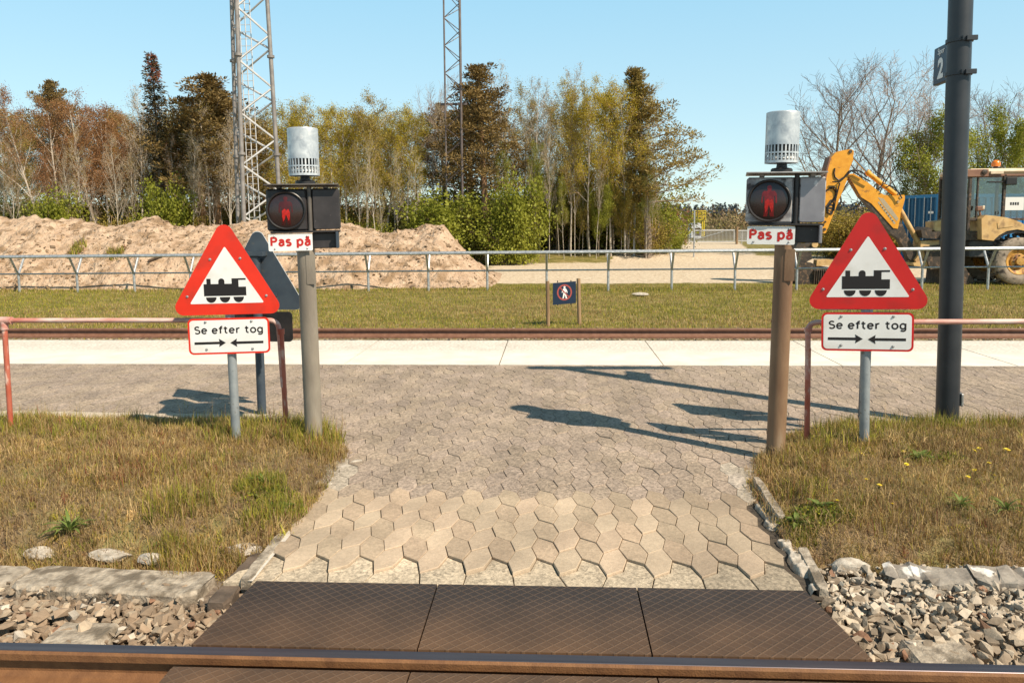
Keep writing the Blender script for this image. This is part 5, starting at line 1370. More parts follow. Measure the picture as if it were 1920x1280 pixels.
for i in range(105):
    t = .30 + .69*(i+T.rng.random())/105; q = path[0].lerp(path[-1], t); az = i*2.4+T.rng.uniform(-.3, .3)
    if T.rng.random() < .25*(t < .62): continue
    L_ = (1.75*(1-t)**.9+.10)*T.rng.uniform(.55, 1.2); d = Vector((math.cos(az), math.sin(az), T.rng.uniform(-.45, -.1)))
    bp, de = T.limb(q, d, L_, .02, .006, 4, .05, .10, T.twig, 3)
    for j2 in range(1, 5):
        n = 16; Pq = np.array([list(bp[j2])]*n) + T.rs.normal(0, .07, (n, 3)); dd = np.tile(np.array([d.x, d.y, -.35]), (n, 1)) + T.rs.normal(0, .5, (n, 3)); dd /= np.linalg.norm(dd, axis=1, keepdims=True)
        (P2s if t > .85 and T.rng.random() < .6 else Ps).append(Pq); (D2s if len(P2s) > len(D2s) else Ds).append(dd); (S2s if len(P2s) > len(S2s) else Ss).append(np.full(n, .17)*T.rs.uniform(.6, 1.2, n))
V = leaf_cloud(np.concatenate(Ps+P2s), np.concatenate(Ds+D2s), np.concatenate(Ss+S2s), T.rs, .34)
me = leaf_mesh(V, 'crown', LEAF['spruce']); me.materials.append(LEAF['cone'])
nA = sum(len(p) for p in Ps); me.polygons.foreach_set('material_index', np.array([0]*nA + [1]*(len(me.polygons)-nA), dtype=np.int32))
proto('spruce', mesh_of(T.wood, 'trunk', m_bark), mesh_of(T.twig, 'twigs', m_bark), me)
def bush(key, seed, w_, h_, n, size, mat, stems=9):
    T = Tree(seed); rg = T.rng; cl = []
    for i in range(stems):
        a = rg.uniform(0, 2*PI); d = Vector((math.cos(a)*rg.uniform(.1, .8)*w_, math.sin(a)*rg.uniform(.1, .8)*w_*.7, h_*rg.uniform(.8, 1.2)))
        path, de = T.limb((rg.gauss(0, .15*w_), rg.gauss(0, .1*w_), -.1), d, d.length*.8, .035, .01, 5, .15, .03, T.wood, 4)
        for p in path[2:]:
            for _ in range(3):
                e = p + Vector((rg.gauss(0, .25*w_), rg.gauss(0, .2*w_), rg.gauss(0, .14*h_))); T.twig.tube([p, e], [.009, .006], 3, cap=False)
                if e.z > .12: cl.append(e)
    C = np.array([list(c) for c in cl]); k = T.rs.randint(0, len(C), n)
    P = C[k] + T.rs.normal(0, 1, (n, 3))*np.array([.16*w_, .15*w_, .085*h_]); P = P[P[:, 2] > .03]
    D = T.rs.normal(0, .6, (len(P), 3)) + np.array([0, -.25, .35]); D /= np.linalg.norm(D, axis=1, keepdims=True)
    proto(key, mesh_of(T.wood, 'stems', m_bark), mesh_of(T.twig, 'twigs', m_twig), leaf_mesh(leaf_cloud(P, D, size*T.rs.uniform(.55, 1.3, len(P)), T.rs, .7), 'crown', LEAF[mat]))
bush('bush0', 501, 1.0, 2.0, 10500, .085, 'green')
bush('bush1', 502, 1.0, 2.0, 9500, .08, 'dgreen', 12)
bush('bush2', 503, 1.0, 2.0, 4200, .07, 'olive', 16)
# loose leafy tree (maple)
T = Tree(510); T.grow((0, 0, -.2), (0, 0, 1), 7, .10, 0, 2, SPEC_BARE)
proto('maple', mesh_of(T.wood, 'trunk', m_bark), mesh_of(T.twig, 'twigs', m_twig), leaf_mesh(T.leaves(24, .115, .20, .8), 'crown', LEAF['green']))

PH = {'birch': 10.0, 'thin': 10.0, 'forked': 9.6, 'bare': 9.2, 'pine': 10.0, 'spruce': 11.0, 'bush': 2.2, 'maple': 7.4}
def _top(m3):
    z = np.concatenate([np.array([v.co.z for v in m.vertices]) for m in m3 if m is not None]); return float(np.quantile(z, .999))
for k_ in PROTO: PH[k_] = _top(PROTO[k_])
rt = random.Random(99)
def plant(kind, px_, top, Y, label, group, leaf=None, wx=1.0, cat='tree', name=None, rz=None, bark=None, lean=0.0, zoff=0.0):
    p = at(px_, 440, Y); x = p.x; g_ = float(gz(np.array(x), np.array(Y))) + zoff
    h = at(px_, top, Y).z - g_
    base_k = kind.rstrip('0123456789'); s = h/PH[kind]
    wood, twig, crown = PROTO[kind]
    nm = name or {'birch': 'birch_tree', 'thin': 'birch_tree', 'forked': 'forked_tree', 'bare': 'bare_tree', 'pine': 'pine_tree', 'spruce': 'spruce_tree', 'bush': 'bush', 'maple': 'leafy_tree'}[base_k]
    t = thing(nm, (x, Y, g_), label, cat, rot=(0, lean, rt.uniform(0, 6.28) if rz is None else rz), group=group)
    wx *= {'birch': 1.4, 'thin': 1.25, 'forked': 1.15, 'pine': 1.95, 'spruce': 1.1, 'bare': 1.2}.get(base_k, 1.0)
    sx = s*wx*rt.uniform(.93, 1.07); t.scale = (sx, sx, s)
    for me, n in ((wood, 'trunk' if base_k != 'bush' else 'stems'), (twig, 'twigs'), (crown, 'crown')):
        if me is None: continue
        o = bpy.data.objects.new(n, me); col.objects.link(o); o.parent = t
        if n == 'crown' and leaf: o.material_slots[0].link = 'OBJECT'; o.material_slots[0].material = LEAF[leaf]
        if n == 'trunk' and bark: o.material_slots[0].link = 'OBJECT'; o.material_slots[0].material = bark
    return t
GA = 'trees behind the sand heap'; GB = 'trees right of the slim mast'; GC = 'bushes at the wood edge'
lab = {'rustf': 'pale forked tree with rust brown spring crown behind the sand heap', 'rust': 'slender tree with rusty brown crown behind the sand heap',
       'yel': 'slender birch with thin yellow green crown between the two masts', 'bare': 'thin nearly leafless pale tree in the wood behind the sand heap',
       'back': 'brownish tree in the rear row of the wood', 'oli': 'slender olive brown tree behind the sand heap'}
# far left wood, front row
for px_, top, k, lf, lb, Y in ((8, 205, 'thin0', 'olive', 'oli', 37), (42, 225, 'birch1', 'olive', 'oli', 39), (105, 165, 'forked0', 'rust', 'rustf', 36.5), (170, 190, 'birch2', 'rust', 'rust', 39), (205, 178, 'forked1', 'rust', 'rustf', 38), (232, 205, 'birch0', 'rust', 'rust', 41),
        (268, 158, 'thin1', 'pale', 'bare', 37), (292, 215, 'birch3', 'olive', 'oli', 40), (345, 205, 'birch1', 'olive', 'oli', 38.5), (395, 190, 'thin0', 'olive', 'oli', 36.5), (418, 178, 'birch2', 'olive', 'oli', 39.5), (428, 200, 'thin1', 'pale', 'bare', 36),
        (545, 190, 'birch0', 'yellow', 'yel', 40), (585, 186, 'birch3', 'yellow', 'yel', 38), (622, 195, 'birch1', 'yellow', 'yel', 41), (650, 200, 'birch2', 'yellow', 'yel', 38.5), (690, 165, 'birch0', 'olive', 'yel', 37.5), (722, 205, 'birch3', 'yellow', 'yel', 40),
        (762, 208, 'birch2', 'yellow', 'yel', 37.5), (742, 215, 'thin0', 'yellow', 'yel', 39.5), (500, 200, 'birch1', 'olive', 'yel', 42), (475, 210, 'birch3', 'olive', 'oli', 40)):
    plant(k, px_, top, Y, lab[lb], GA, lf, .82)
# slim saplings standing in front
for i, (px_, top) in enumerate(((28, 260), (62, 300), (88, 280), (140, 270), (152, 240), (188, 330), (222, 250), (250, 280), (330, 250), (358, 240), (372, 250), (405, 280), (432, 230), (606, 320), (675, 260), (706, 240), (715, 330), (745, 280), (783, 270))):
    plant('thin%d' % (i % 2), px_, top, 35.2 + (i % 3)*.6, 'thin pale sapling trunk at the front of the wood behind the sand heap', 'saplings behind the sand heap', ('pale', 'olive', 'rust')[i % 3] if px_ < 500 else 'yellow', .55, name='sapling')
# rear row closes the wood
for i in range(30):
    px_ = -20 + i*28 + rt.uniform(-8, 8); top = 205 + rt.uniform(-15, 25)
    plant(('birch%d' % (i % 4)), px_, top, 44 + rt.uniform(-1.5, 3), lab['back'], 'rear row of the wood', ('olive', 'rust', 'olive', 'pale')[i % 4] if px_ < 500 else ('yellow', 'olive')[i % 2], .95, bark=m_bark)
plant('pine1', 122, 152, 42, 'dark pine top showing between rusty crowns at the far left', GA, 'pine', .55)
plant('spruce', 310, 98, 37, 'tall narrow spruce with bare gaps and red brown tip behind the heap', GA, None, .95)
plant('pine0', 376, 138, 37.2, 'dark brown green pine left of the thick mast', GA, 'pine', 1.0)
plant('pine1', 408, 168, 39, 'shorter dark pine just left of the thick mast', GA, 'pine', .9)
# around the slim mast
plant('bare0', 815, 135, 43, 'bare grey tree standing left of the slim mast', GB, None, .45, bark=m_birch)
plant('pine1', 835, 195, 45, 'small dark pine behind the slim mast', GB, 'pine', .62)
plant('thin0', 828, 190, 41, 'thin white birch trunk crossing the slim mast', GB, 'pale', .5)
plant('pine0', 912, 124, 37.6, 'big brown green pine with orange trunk right of the slim mast', GB, 'pine', .8)
plant('pine1', 885, 195, 42, 'lower dark pine beside the big brown green pine', GB, 'pine', .9)
B2 = 'slender pale birch in the group right of the big pine'
for px_, top, k, lf, Y in ((960, 112, 'thin1', 'pale', 38.5), (985, 150, 'birch0', 'olive', 41), (1012, 140, 'thin0', 'pale', 39), (1038, 150, 'thin1', 'olive', 41), (1066, 120, 'thin0', 'pale', 40), (1020, 190, 'birch2', 'olive', 43), (1105, 146, 'birch3', 'yellow', 39), (1128, 165, 'birch1', 'yellow', 41), (1090, 200, 'birch0', 'olive', 43),
        (1150, 170, 'birch2', 'yellow', 38.5), (1178, 135, 'thin1', 'yellow', 37.8), (1160, 185, 'birch0', 'olive', 42), (945, 200, 'birch1', 'olive', 43), (1065, 215, 'birch1', 'olive', 44), (975, 215, 'birch3', 'olive', 44.5), (1195, 180, 'birch2', 'yellow', 41)):
    plant(k, px_, top, Y, B2, GB, lf, .72)
plant('pine2', 1215, 124, 36.9, 'broad pine with long branches to the right at the end of the wood', GB, 'pinel', .72, rz=.0)
for px_, top, k, lf in ((1106, 148, 'birch3', 'yellow'), (1146, 165, 'birch1', 'yellow'), (1172, 150, 'birch2', 'yellow'), (1070, 160, 'birch0', 'olive')): plant(k, px_, top, 37.3, B2, GB, lf, .62)
for i, (px_, top) in enumerate(((992, 300), (1005, 260), (1048, 280), (1058, 330), (1078, 240), (1092, 320), (1118, 250), (1136, 300), (1165, 260), (1212, 300), (1222, 270), (1238, 340), (1030, 250), (945, 260))):
    plant(('birch%d' % (i % 4)) if i % 2 else 'thin%d' % (i//2 % 2), px_, top, 36.6 + (i % 3)*.5, 'thin pale trunk at the front of the wood right of the green bushes', 'saplings right of the green bushes', 'green' if i % 2 else 'olive', .42, name='sapling')
# bushes and undergrowth
for i, (px_, top, k, lf, wx, Y, lb) in enumerate((
        (112, 352, 'bush0', 'green', .75, 34.6, 'bright green bush behind the sand heap below the forked rusty tree'), (60, 372, 'bush1', 'dgreen', .8, 36.5, 'dark green undergrowth at the far left behind the heap'),
        (205, 395, 'bush2', 'olive', 1.0, 35.5, 'low dark green bush between the two bright bushes'), (255, 392, 'bush2', 'olive', .8, 35.2, 'low green bush left of the spruce trunk'),
        (312, 328, 'bush0', 'green', .72, 34.6, 'large bright green bush behind the heap below the spruce'), (352, 388, 'bush1', 'olive', .6, 35.4, 'green bush left of the thick mast'),
        (835, 356, 'bush0', 'green', 1.15, 34.2, 'wide green hawthorn bush right of the sand heap'), (890, 366, 'bush1', 'dgreen', 1.1, 34.6, 'green bush in front of the big pine trunk'),
        (790, 390, 'bush0', 'dgreen', 1.2, 35, 'low bush behind the right end of the sand heap'), (975, 325, 'bush0', 'green', .75, 34.3, 'tall bright leafed bush left of the birch trunks'), (945, 385, 'bush0', 'green', .95, 34.0, 'round green bush in front of the tall bright bush'),
        (690, 405, 'bush1', 'green', 1.0, 36, 'small bush behind the middle dip of the sand heap'), (640, 400, 'bush2', 'olive', 1.1, 36, 'thin olive undergrowth right of the left signal'),
        (1268, 440, 'bush0', 'green', .9, 40, 'low green bush at the right foot of the wood, left of the gate'), (1246, 395, 'bush2', 'green', .8, 38, 'loose green bush below the broad pine'), (1215, 400, 'bush2', 'olive', 1.2, 37.5, 'thin olive bush among the last birch trunks'))):
    plant(k, px_, top, Y, lb, GC, lf, wx, cat='bush')
und = 'shadowy undergrowth bush among the trunks of the wood'
for i in range(40):
    px_ = -30 + i*32.5 + rt.uniform(-10, 10)
    if 430 < px_ < 470: continue
    plant('bush%d' % (1+i % 2), px_, (378 if px_ < 820 else 345)+rt.uniform(-25, 30), 41.5+rt.uniform(-1.5, 2.5), und, 'undergrowth in the wood', ('dgreen', 'olive')[i % 2] if px_ < 850 else ('green', 'dgreen')[i % 2], 1.3, cat='bush', name='undergrowth_bush')
for i in range(26):
    plant('bush2', -40 + i*51 + rt.uniform(-12, 12), 368+rt.uniform(-25, 25), 47.5+rt.uniform(-1.5, 2.5), 'brown thicket closing the gaps behind the trunks of the wood', 'thicket behind the wood', ('olive', 'rust', 'dgreen')[i % 3], 1.6, cat='bush', name='thicket_bush')
for i, (px_, top, Y) in enumerate(((1005, 300, 37.4), (1045, 320, 38.2), (1085, 300, 37.6), (1122, 330, 37.2), (1150, 310, 38.4), (1178, 335, 37.3))):
    plant('maple', px_, top, Y, 'young leafy green tree among the birch trunks right of the bushes', 'green understorey right of the bushes', ('green', 'dgreen', 'olive')[i % 3], .62)
# right hand bare trees
for px_, top, k, Y, wx, lb in ((1565, 92, 'bare0', 42, 1.0, 'large bare branched tree above the excavator arm'), (1645, 105, 'bare1', 43, .95, 'bare tree between excavator arm and lamp post'), (1735, 128, 'bare2', 41, .9, 'bare tree just left of the lamp post'), (1900, 148, 'bare0', 44, .85, 'reddish bare tree above the digger cab at the right edge'), (1840, 160, 'bare1', 46, .8, 'bare tree behind the leafy tree right of the lamp post'), (1960, 140, 'bare2', 45, .9, 'bare tree at the far right whose twigs reach in above the digger cab')):
    plant(k, px_, top, Y, lb, 'bare trees behind the digger', None, wx)
plant('thin0', 1728, 215, 40, 'thin double trunk in front of the leafy tree left of the lamp post', 'bare trees behind the digger', 'olive', .45, name='sapling')
plant('maple', 1765, 205, 39.5, 'leafy green tree behind the lamp post and blue container', 'leafy trees behind the digger', 'green', .95)
plant('maple', 1850, 195, 41, 'leafy green tree right of the lamp post above the digger cab', 'leafy trees behind the digger', 'green', .75)
plant('maple', 1700, 330, 38.8, 'smaller leafy tree left of the blue container', 'leafy trees behind the digger', 'dgreen', .9)
for i, (px_, top, wx) in enumerate(((1600, 385, 1.3), (1650, 378, 1.4), (1560, 400, 1.1), (1690, 390, 1.2), (1500, 430, 1.0))):
    plant('bush1', px_, top, 38 + i*.3, 'dense olive bush behind the excavator boom', 'bushes behind the excavator boom', 'olive', wx*1.1, cat='bush')

# ------------------------------------------------------------------ backhoe digger
m_yel = M('digger yellow paint', (.68,.28,.015), (.78,.36,.03), scale=5, rough=.42, c3=(.38,.17,.03), s3=9, lo3=.60, hi3=.72)
m_yeldirty = M('dusty faded yellow paint', (.55,.33,.12), (.66,.44,.20), scale=4, rough=.6, c3=(.36,.22,.10), s3=5, lo3=.52, hi3=.68)
m_cream = M('faded cream roof', (.62,.47,.32), (.70,.56,.41), scale=4, rough=.5)
m_brownroof = M('brown faded paint', (.18,.085,.055), (.26,.13,.08), scale=4, rough=.55)
m_dkmetal = M('greasy dark steel', (.030,.022,.017), (.075,.055,.04), scale=9, rough=.6, c3=(.20,.12,.07), s3=11, lo3=.56, hi3=.68)
m_chrome = M('cylinder rod', (.5,.5,.5), rough=.2, metal=1.0)
m_hose = M('black hose', (.012,.011,.011), rough=.5)
m_tyre = M('dusty tyre rubber', (.23,.185,.14), (.37,.30,.23), scale=7, rough=.9, c3=(.05,.042,.036), s3=6, lo3=.55, hi3=.68)
m_tread = M('dark tyre tread', (.05,.042,.036), (.15,.12,.095), scale=9, rough=.9)
m_rim_y = M('rusty yellow rim', (.46,.24,.05), (.58,.34,.09), scale=9, rough=.6, c3=(.22,.09,.04), s3=8, lo3=.54, hi3=.66)
m_paper = M('white paper notice', (.74,.73,.70), rough=.7)
m_orange = M('orange beacon lens', (.75,.20,.02), rough=.2, emit=(1,.25,.02), estr=.04)
def glassmat():
    m, n, p = newmat('cab glass'); p.inputs['Base Color'].default_value = (.9, .95, .95, 1); p.inputs['Roughness'].default_value = .02
    g = n.nodes.new('ShaderNodeBsdfGlossy'); g.inputs['Roughness'].default_value = .03; g.inputs[0].default_value = (.9, .95, 1, 1)
    t = n.nodes.new('ShaderNodeBsdfTransparent'); t.inputs[0].default_value = (.66, .72, .72, 1)
    mx = n.nodes.new('ShaderNodeMixShader'); mx.inputs[0].default_value = .10
    n.links.new(t.outputs[0], mx.inputs[1]); n.links.new(g.outputs[0], mx.inputs[2]); n.links.new(mx.outputs[0], n.nodes['Material Output'].inputs[0]); return m
m_glass = glassmat()
m_grey = M('grey interior plastic', (.05,.05,.055), (.09,.09,.09), scale=8, rough=.7)
DY = 23.4
def dz(zx_, zy_, Y=DY): p = at(1480+zx_/4.266, 260+zy_/4.266, Y); return (p.x, p.z)
gd = float(gz(np.array(12.0), np.array(DY)))
dg_ = dz(1700, 1170)
digger = thing('backhoe_digger', (dg_[0], DY, gd), 'yellow backhoe digger with folded arm parked behind the fence on the right', 'digger')
def plate(pts_, w_, name, mat, Y=DY, parent=None, bev=0):
    return MB().prism_xz([dz(a, b) for a, b in pts_], Y-w_/2, Y+w_/2).build(name, mat, parent or digger, world=True)
# dipper arm: a box with rounded knuckle
dip = plate([(320,152),(352,118),(400,100),(478,88),(496,100),(498,120),(488,190),(468,232),(455,300),(440,345),(360,545),(277,752),(268,757),(232,742),(244,690),(262,478),(268,400),(275,330),(293,240)], .34, 'dipper_arm', m_yel)
plate([(318,152),(292,240),(275,330),(262,478),(256,470),(264,330),(280,240),(305,150)], .40, 'dipper_spine', m_brownroof)
for a, b, r_ in ((470, 108, .05), (250, 690, .045), (263, 725, .045), (270, 665, .03)):
    x, z = dz(a, b); MB().lathe([(r_, -.20), (r_, .20)], 12, (x, DY, z), MX).build('pin', m_dkmetal, dip, world=True)
# boom
boom = plate([(455,300),(462,285),(500,282),(560,318),(612,352),(700,425),(742,452),(800,456),(900,450),(906,462),(905,490),(886,560),(872,600),(868,640),(850,720),(815,716),(640,520),(560,470),(490,350)], .30, 'boom', m_yel)
bl = plate([(455,300),(490,350),(560,470),(640,560),(800,760),(860,800),(900,870),(940,960),(985,985),(1000,900),(930,780),(870,640),(850,720),(815,716),(640,520)], .26, 'boom_underside', m_dkmetal)
m_decal = M('worn grey decal', (.34,.29,.22), (.46,.36,.22), scale=20, rough=.5)
MB().prism_xz([dz(a, b) for a, b in ((690,470),(735,480),(800,560),(855,640),(840,660),(760,570))], DY-.153, DY-.1505).build('decal_stripe', m_decal, boom, world=True)
for i in range(8):
    a, b = 705+i*16, 520+i*21; x, z = dz(a, b)
    MB().box((x, DY-.152, z), (.055, .003, .12), Matrix.Rotation(R(-38), 3, 'Y')).build('decal_bar', m_decal, boom, world=True)
for a, b in ((872, 470), (850, 505)):
    x, z = dz(a, b); MB().lathe([(.045, -.17), (.045, .17)], 12, (x, DY, z), MX).build('pin', m_yeldirty, boom, world=True)
def P3(a, b, dy=0): x, z = dz(a, b, DY); return (x, DY+dy, z)
MB().tube([P3(482, 122), P3(622, 268)], .035, 12).build('cylinder_rod', m_chrome, digger, smooth=True, world=True)
MB().tube([P3(616, 262), P3(640, 285)], .085, 14).tube([P3(636, 280), P3(850, 448)], .070, 14).build('dipper_cylinder', m_yel, digger, smooth=True, world=True)
MB().tube([P3(880, 560), P3(1022, 815)], .075, 14).tube([P3(1015, 800), P3(1030, 830)], .085, 12).build('boom_cylinder', m_yeldirty, digger, smooth=True, world=True)
hs_ = [[(345,240),(338,275),(345,310),(375,335),(420,310),(455,265),(500,250),(555,262),(600,310)], [(300,390),(330,385),(355,405),(360,440),(340,490),(310,520),(285,550),(285,590),(310,605)], [(320,350),(370,350),(430,300),(470,262),(520,258),(580,290)],
       [(276,420),(300,400),(335,400),(352,430),(345,470),(320,500)], [(690,280),(720,300),(735,330),(720,360)], [(740,395),(775,378),(810,395),(850,440),(870,480)], [(700,400),(730,360),(760,370)], [(380,360),(365,420),(345,500),(335,580)], [(470,262),(540,300),(590,330),(620,345)]]
for i, h in enumerate(hs_): MB().tube([P3(a, b, -.19-.03*(i % 3)) for a, b in h], .020, 6).build('hose', m_hose, digger, smooth=True, world=True)
vb = plate([(275,540),(310,490),(338,485),(340,560),(325,608),(280,600)], .012, 'valve_plate', m_dkmetal, Y=DY-.185)
for a, b in ((318, 520), (312, 545), (306, 572), (296, 590)): x, z = dz(a, b); MB().box((x, DY-.196, z), (.07, .01, .03)).build('valve_slot', m_yel, vb, world=True)
# bucket and links below the dipper
bk = MB()
bk.prism_xz([dz(a, b) for a, b in ((20,1030),(60,990),(140,985),(200,1010),(330,1030),(330,1050),(290,1150),(230,1180),(120,1190),(40,1170),(5,1110))], DY-.33, DY+.33)
bucket = bk.build('bucket', m_dkmetal, digger, world=True)
for i in range(9):
    x, z = dz(165+i*17, 1100); MB().bbox((x, DY-.36, z), (.035, .10, .42), .01, Matrix.Rotation(R(6), 3, 'X')).build('tooth', m_dkmetal, bucket, world=True)
plate([(10,900),(60,830),(120,840),(210,830),(205,870),(160,880),(170,960),(90,1000),(20,990)], .30, 'bucket_link', m_dkmetal)
plate([(190,965),(300,962),(345,968),(345,1010),(185,1012)], .30, 'bucket_lip', m_yeldirty, Y=DY-.2)
x, z = dz(185, 845); MB().lathe([(.09, -.24), (.09, .24)], 14, (x, DY, z), MX).build('link_pin', m_yeldirty, digger, world=True)
MB().tube([P3(225, 760, -.05), P3(240, 800, -.1), P3(245, 860, -.1), P3(215, 930, -.1)], .015, 5).build('hose', m_hose, digger, world=True)
# king post, slew frame, stabiliser
plate([(1020,818),(1165,808),(1168,850),(1090,858),(1060,870),(1052,930),(1030,985),(985,985),(975,965),(1000,930),(1018,870)], .5, 'king_post', m_yeldirty)
plate([(955,990),(1130,960),(1165,975),(1165,1008),(1110,1030),(960,1012)], .6, 'slew_bracket', m_yeldirty)
plate([(1010,730),(1040,705),(1085,712),(1100,750),(1190,738),(1200,790),(1130,800),(1020,790)], .7, 'hose_bundle', m_dkmetal)
plate([(1040,860),(1200,840),(1300,760),(1330,850),(1330,1010),(1080,1040),(1060,980)], 1.5, 'rear_frame', m_dkmetal, Y=DY+.4)
plate([(1160,665),(1330,640),(1330,760),(1160,735)], .5, 'battery_cover', m_yeldirty, Y=DY+.3)
plate([(1180,740),(1470,735),(1470,810),(1180,800)], .3, 'step_box', m_dkmetal, Y=DY-.5)
plate([(1205,1030),(1340,1010),(1420,1130),(1400,1175),(1190,1160)], 1.2, 'chassis', m_dkmetal, Y=DY+.2)
# rear wheel
WY = DY-.62
wx_, wz_ = dz(1705, 968); wr = wz_-gd
def wheel(x, y, z, r, w_, side=-1):
    wh = MB().lathe([(r*.56, -w_/2), (r*.60, -w_/2-.02), (r*.80, -w_/2-.03), (r*.94, -w_/2+.02), (r*.97, -w_/2+.07), (r*.97, w_/2-.07), (r*.94, w_/2-.02), (r*.80, w_/2+.03), (r*.60, w_/2+.02), (r*.56, w_/2)], 48, (x, y, z), MX, cap=False).build('wheel', m_tyre, digger, smooth=True, world=True)
    tr = MB(); n = 22
    for i in range(n*2):
        a = 2*PI*i/(n*2); sd_ = 1 if i % 2 else -1
        rm = Matrix.Rotation(-a, 3, 'Y') @ Matrix.Rotation(R(38)*sd_, 3, 'Z')
        c = Vector((math.cos(a)*r*.975, 0, math.sin(a)*r*.975))
        tr.box((x+c.x, y+sd_*w_*.24, z+c.z), (.06, w_*.58, .05), rm)
    tr.build('tread', m_tread, wh, world=True)
    MB().lathe([(r*.565, .0), (r*.565, .05), (r*.53, .06), (r*.50, .02), (r*.34, -.04), (r*.30, .01), (r*.16, .03), (r*.15, .09), (.002, .10)], 36, (x, y-w_/2+.06, z), MX, cap=False).build('rim', m_rim_y, wh, smooth=True, world=True)
    for i in range(8):
        a = 2*PI*i/8; MB().lathe([(.02, 0), (.02, .03), (.012, .035)], 8, (x+math.cos(a)*r*.23, y-w_/2+.05, z+math.sin(a)*r*.23), MX).build('wheel_nut', m_dkmetal, wh, world=True)
    return wh
wheel(wx_, WY, wz_, wr, .46)
wheel(wx_, DY+1.1, wz_, wr, .46)
wheel(wx_+2.4, WY+.05, gd+.52, .52, .34); wheel(wx_+2.4, DY+1.05, gd+.52, .52, .34)
# fender
fo = [(1405,640),(1440,612),(1500,618),(1600,632),(1700,665),(1780,715),(1850,782)]; fi = [(1838,775),(1760,738),(1680,722),(1600,735),(1540,768),(1505,800),(1500,810),(1408,800)]
fen = plate(fo+fi, .62, 'fender', m_yeldirty, Y=WY+.05)
plate([(1838,775),(1760,738),(1680,722),(1600,735),(1540,768),(1505,800),(1530,805),(1580,770),(1680,745),(1750,755),(1815,790)], .60, 'fender_arch', m_black, Y=WY+.07)
plate([(1525,672),(1645,650),(1648,700),(1530,715)], .01, 'fuel_hatch', m_yeldirty, Y=WY-.268)
# hood and front beyond the photo's edge
x0, z0 = dz(1850, 790); MB().bbox((wx_+2.3, DY+.2, gd+1.35), (2.0, 1.0, .75), .12).build('hood', m_yel, digger, world=True)
MB().bbox((wx_+1.4, DY+.2, gd+.75), (3.2, .9, .4), .05).build('front_frame', m_dkmetal, digger, world=True)
MB().bbox((wx_+4.3, DY+.2, gd+.45), (.7, 2.2, .7), .1).bbox((wx_+3.5, DY-.5, gd+.9), (1.7, .12, .18), .03, Matrix.Rotation(R(22), 3, 'Y')).bbox((wx_+3.5, DY+.9, gd+.9), (1.7, .12, .18), .03, Matrix.Rotation(R(22), 3, 'Y')).build('front_loader', m_yel, digger, world=True)
# cab
CY0, CY1 = DY-.62, DY+1.05
cxl, _ = dz(1440, 300, CY0); cxr = cxl+1.75
ztop = dz(1500, 240, CY0)[1]; zeave = dz(1500, 303, CY0)[1]; zsill = dz(1500, 640, CY0)[1]
roof = MB().bbox(((cxl+cxr)/2+.1, (CY0+CY1)/2, (ztop+zeave)/2+.03), (cxr-cxl+.28, CY1-CY0+.14, ztop-zeave-.06), .07).build('cab_roof', m_cream, digger, world=True)
MB().bbox(((cxl+cxr)/2+.1, (CY0+CY1)/2, zeave+.03), (cxr-cxl+.22, CY1-CY0+.08, .06), .01).build('roof_edge', m_brownroof, roof, world=True)
MB().bbox((dz(1520, 270, CY0)[0]-.08, CY0-.03, (ztop+zeave)/2-.02), (.62, .09, .22), .02).build('light_pod', m_brownroof, roof, world=True)
for a in (1548,):
    x, z = dz(a, 268, CY0); MB().lathe([(.075, 0), (.075, .03), (.05, .04), (.003, .045)], 16, (x, CY0-.075, z), MX).build('work_lamp', m_dkmetal, roof, smooth=True, world=True)
x, z = dz(1650, 272, CY0); MB().bbox((x, CY0-.075, z), (.36, .02, .085), .008).build('lamp_lens', m_cream, roof, world=True)
x, z = dz(1698, 240, CY0); MB().lathe([(.06, -.02), (.06, .08)], 12, (x, CY0+.3, z)).build('beacon_base', m_black, digger, world=True)
MB().lathe([(.115, .08), (.12, .16), (.10, .22), (.05, .26), (.002, .265)], 20, (x, CY0+.3, z)).build('beacon', m_orange, digger, smooth=True, world=True)
fr = MB()
for x in (cxl+.03, cxl+.98, cxr-.04):
    for y in (CY0, CY1): fr.bbox((x, y, (zeave+zsill)/2-.2), (.08, .08, zeave-zsill+.5), .01)
xq = dz(1500, 400, CY0)[0]; fr.bbox((xq+.02, CY0, (zeave+zsill)/2), (.05, .06, zeave-zsill), .01)
fr.bbox(((cxl+cxr)/2, CY0, zsill-.02), (cxr-cxl, .07, .08), .01); fr.bbox(((cxl+cxr)/2, CY1, zsill-.02), (cxr-cxl, .07, .08), .01)
fr.bbox((cxl+.03, (CY0+CY1)/2, zsill-.02), (.07, CY1-CY0, .08), .01)
fr.build('cab_frame', m_dkmetal, digger, world=True)
MB().bbox(((cxl+cxr)/2+.1, (CY0+CY1)/2, gd+1.05), (cxr-cxl-.1, CY1-CY0-.1, .5), .03).build('cab_floor', m_grey, digger, world=True)
for nm, (x, y, w_, d_) in (('side_window', ((cxl+cxr)/2, CY0+.005, cxr-cxl-.16, .01)), ('side_window', ((cxl+cxr)/2, CY1-.005, cxr-cxl-.16, .01)), ('rear_window', (cxl+.03, (CY0+CY1)/2, .01, CY1-CY0-.16)), ('front_window', (cxr-.04, (CY0+CY1)/2, .01, CY1-CY0-.16))):
    MB().box((x, y, (zeave+zsill)/2), (w_, d_, zeave-zsill-.06)).build(nm, m_glass, digger, world=True)
x, z = dz(1800, 520, CY0); MB().box((x, CY0-.006, z), (.52, .006, .37)).build('paper_notice', m_paper, digger, world=True)
pn = MB()
for i in range(4): pn.box((x-.10+i*.065, CY0-.0105, z), (.045, .003, .08))
pn.build('notice_print', m_blacktext, digger, world=True)
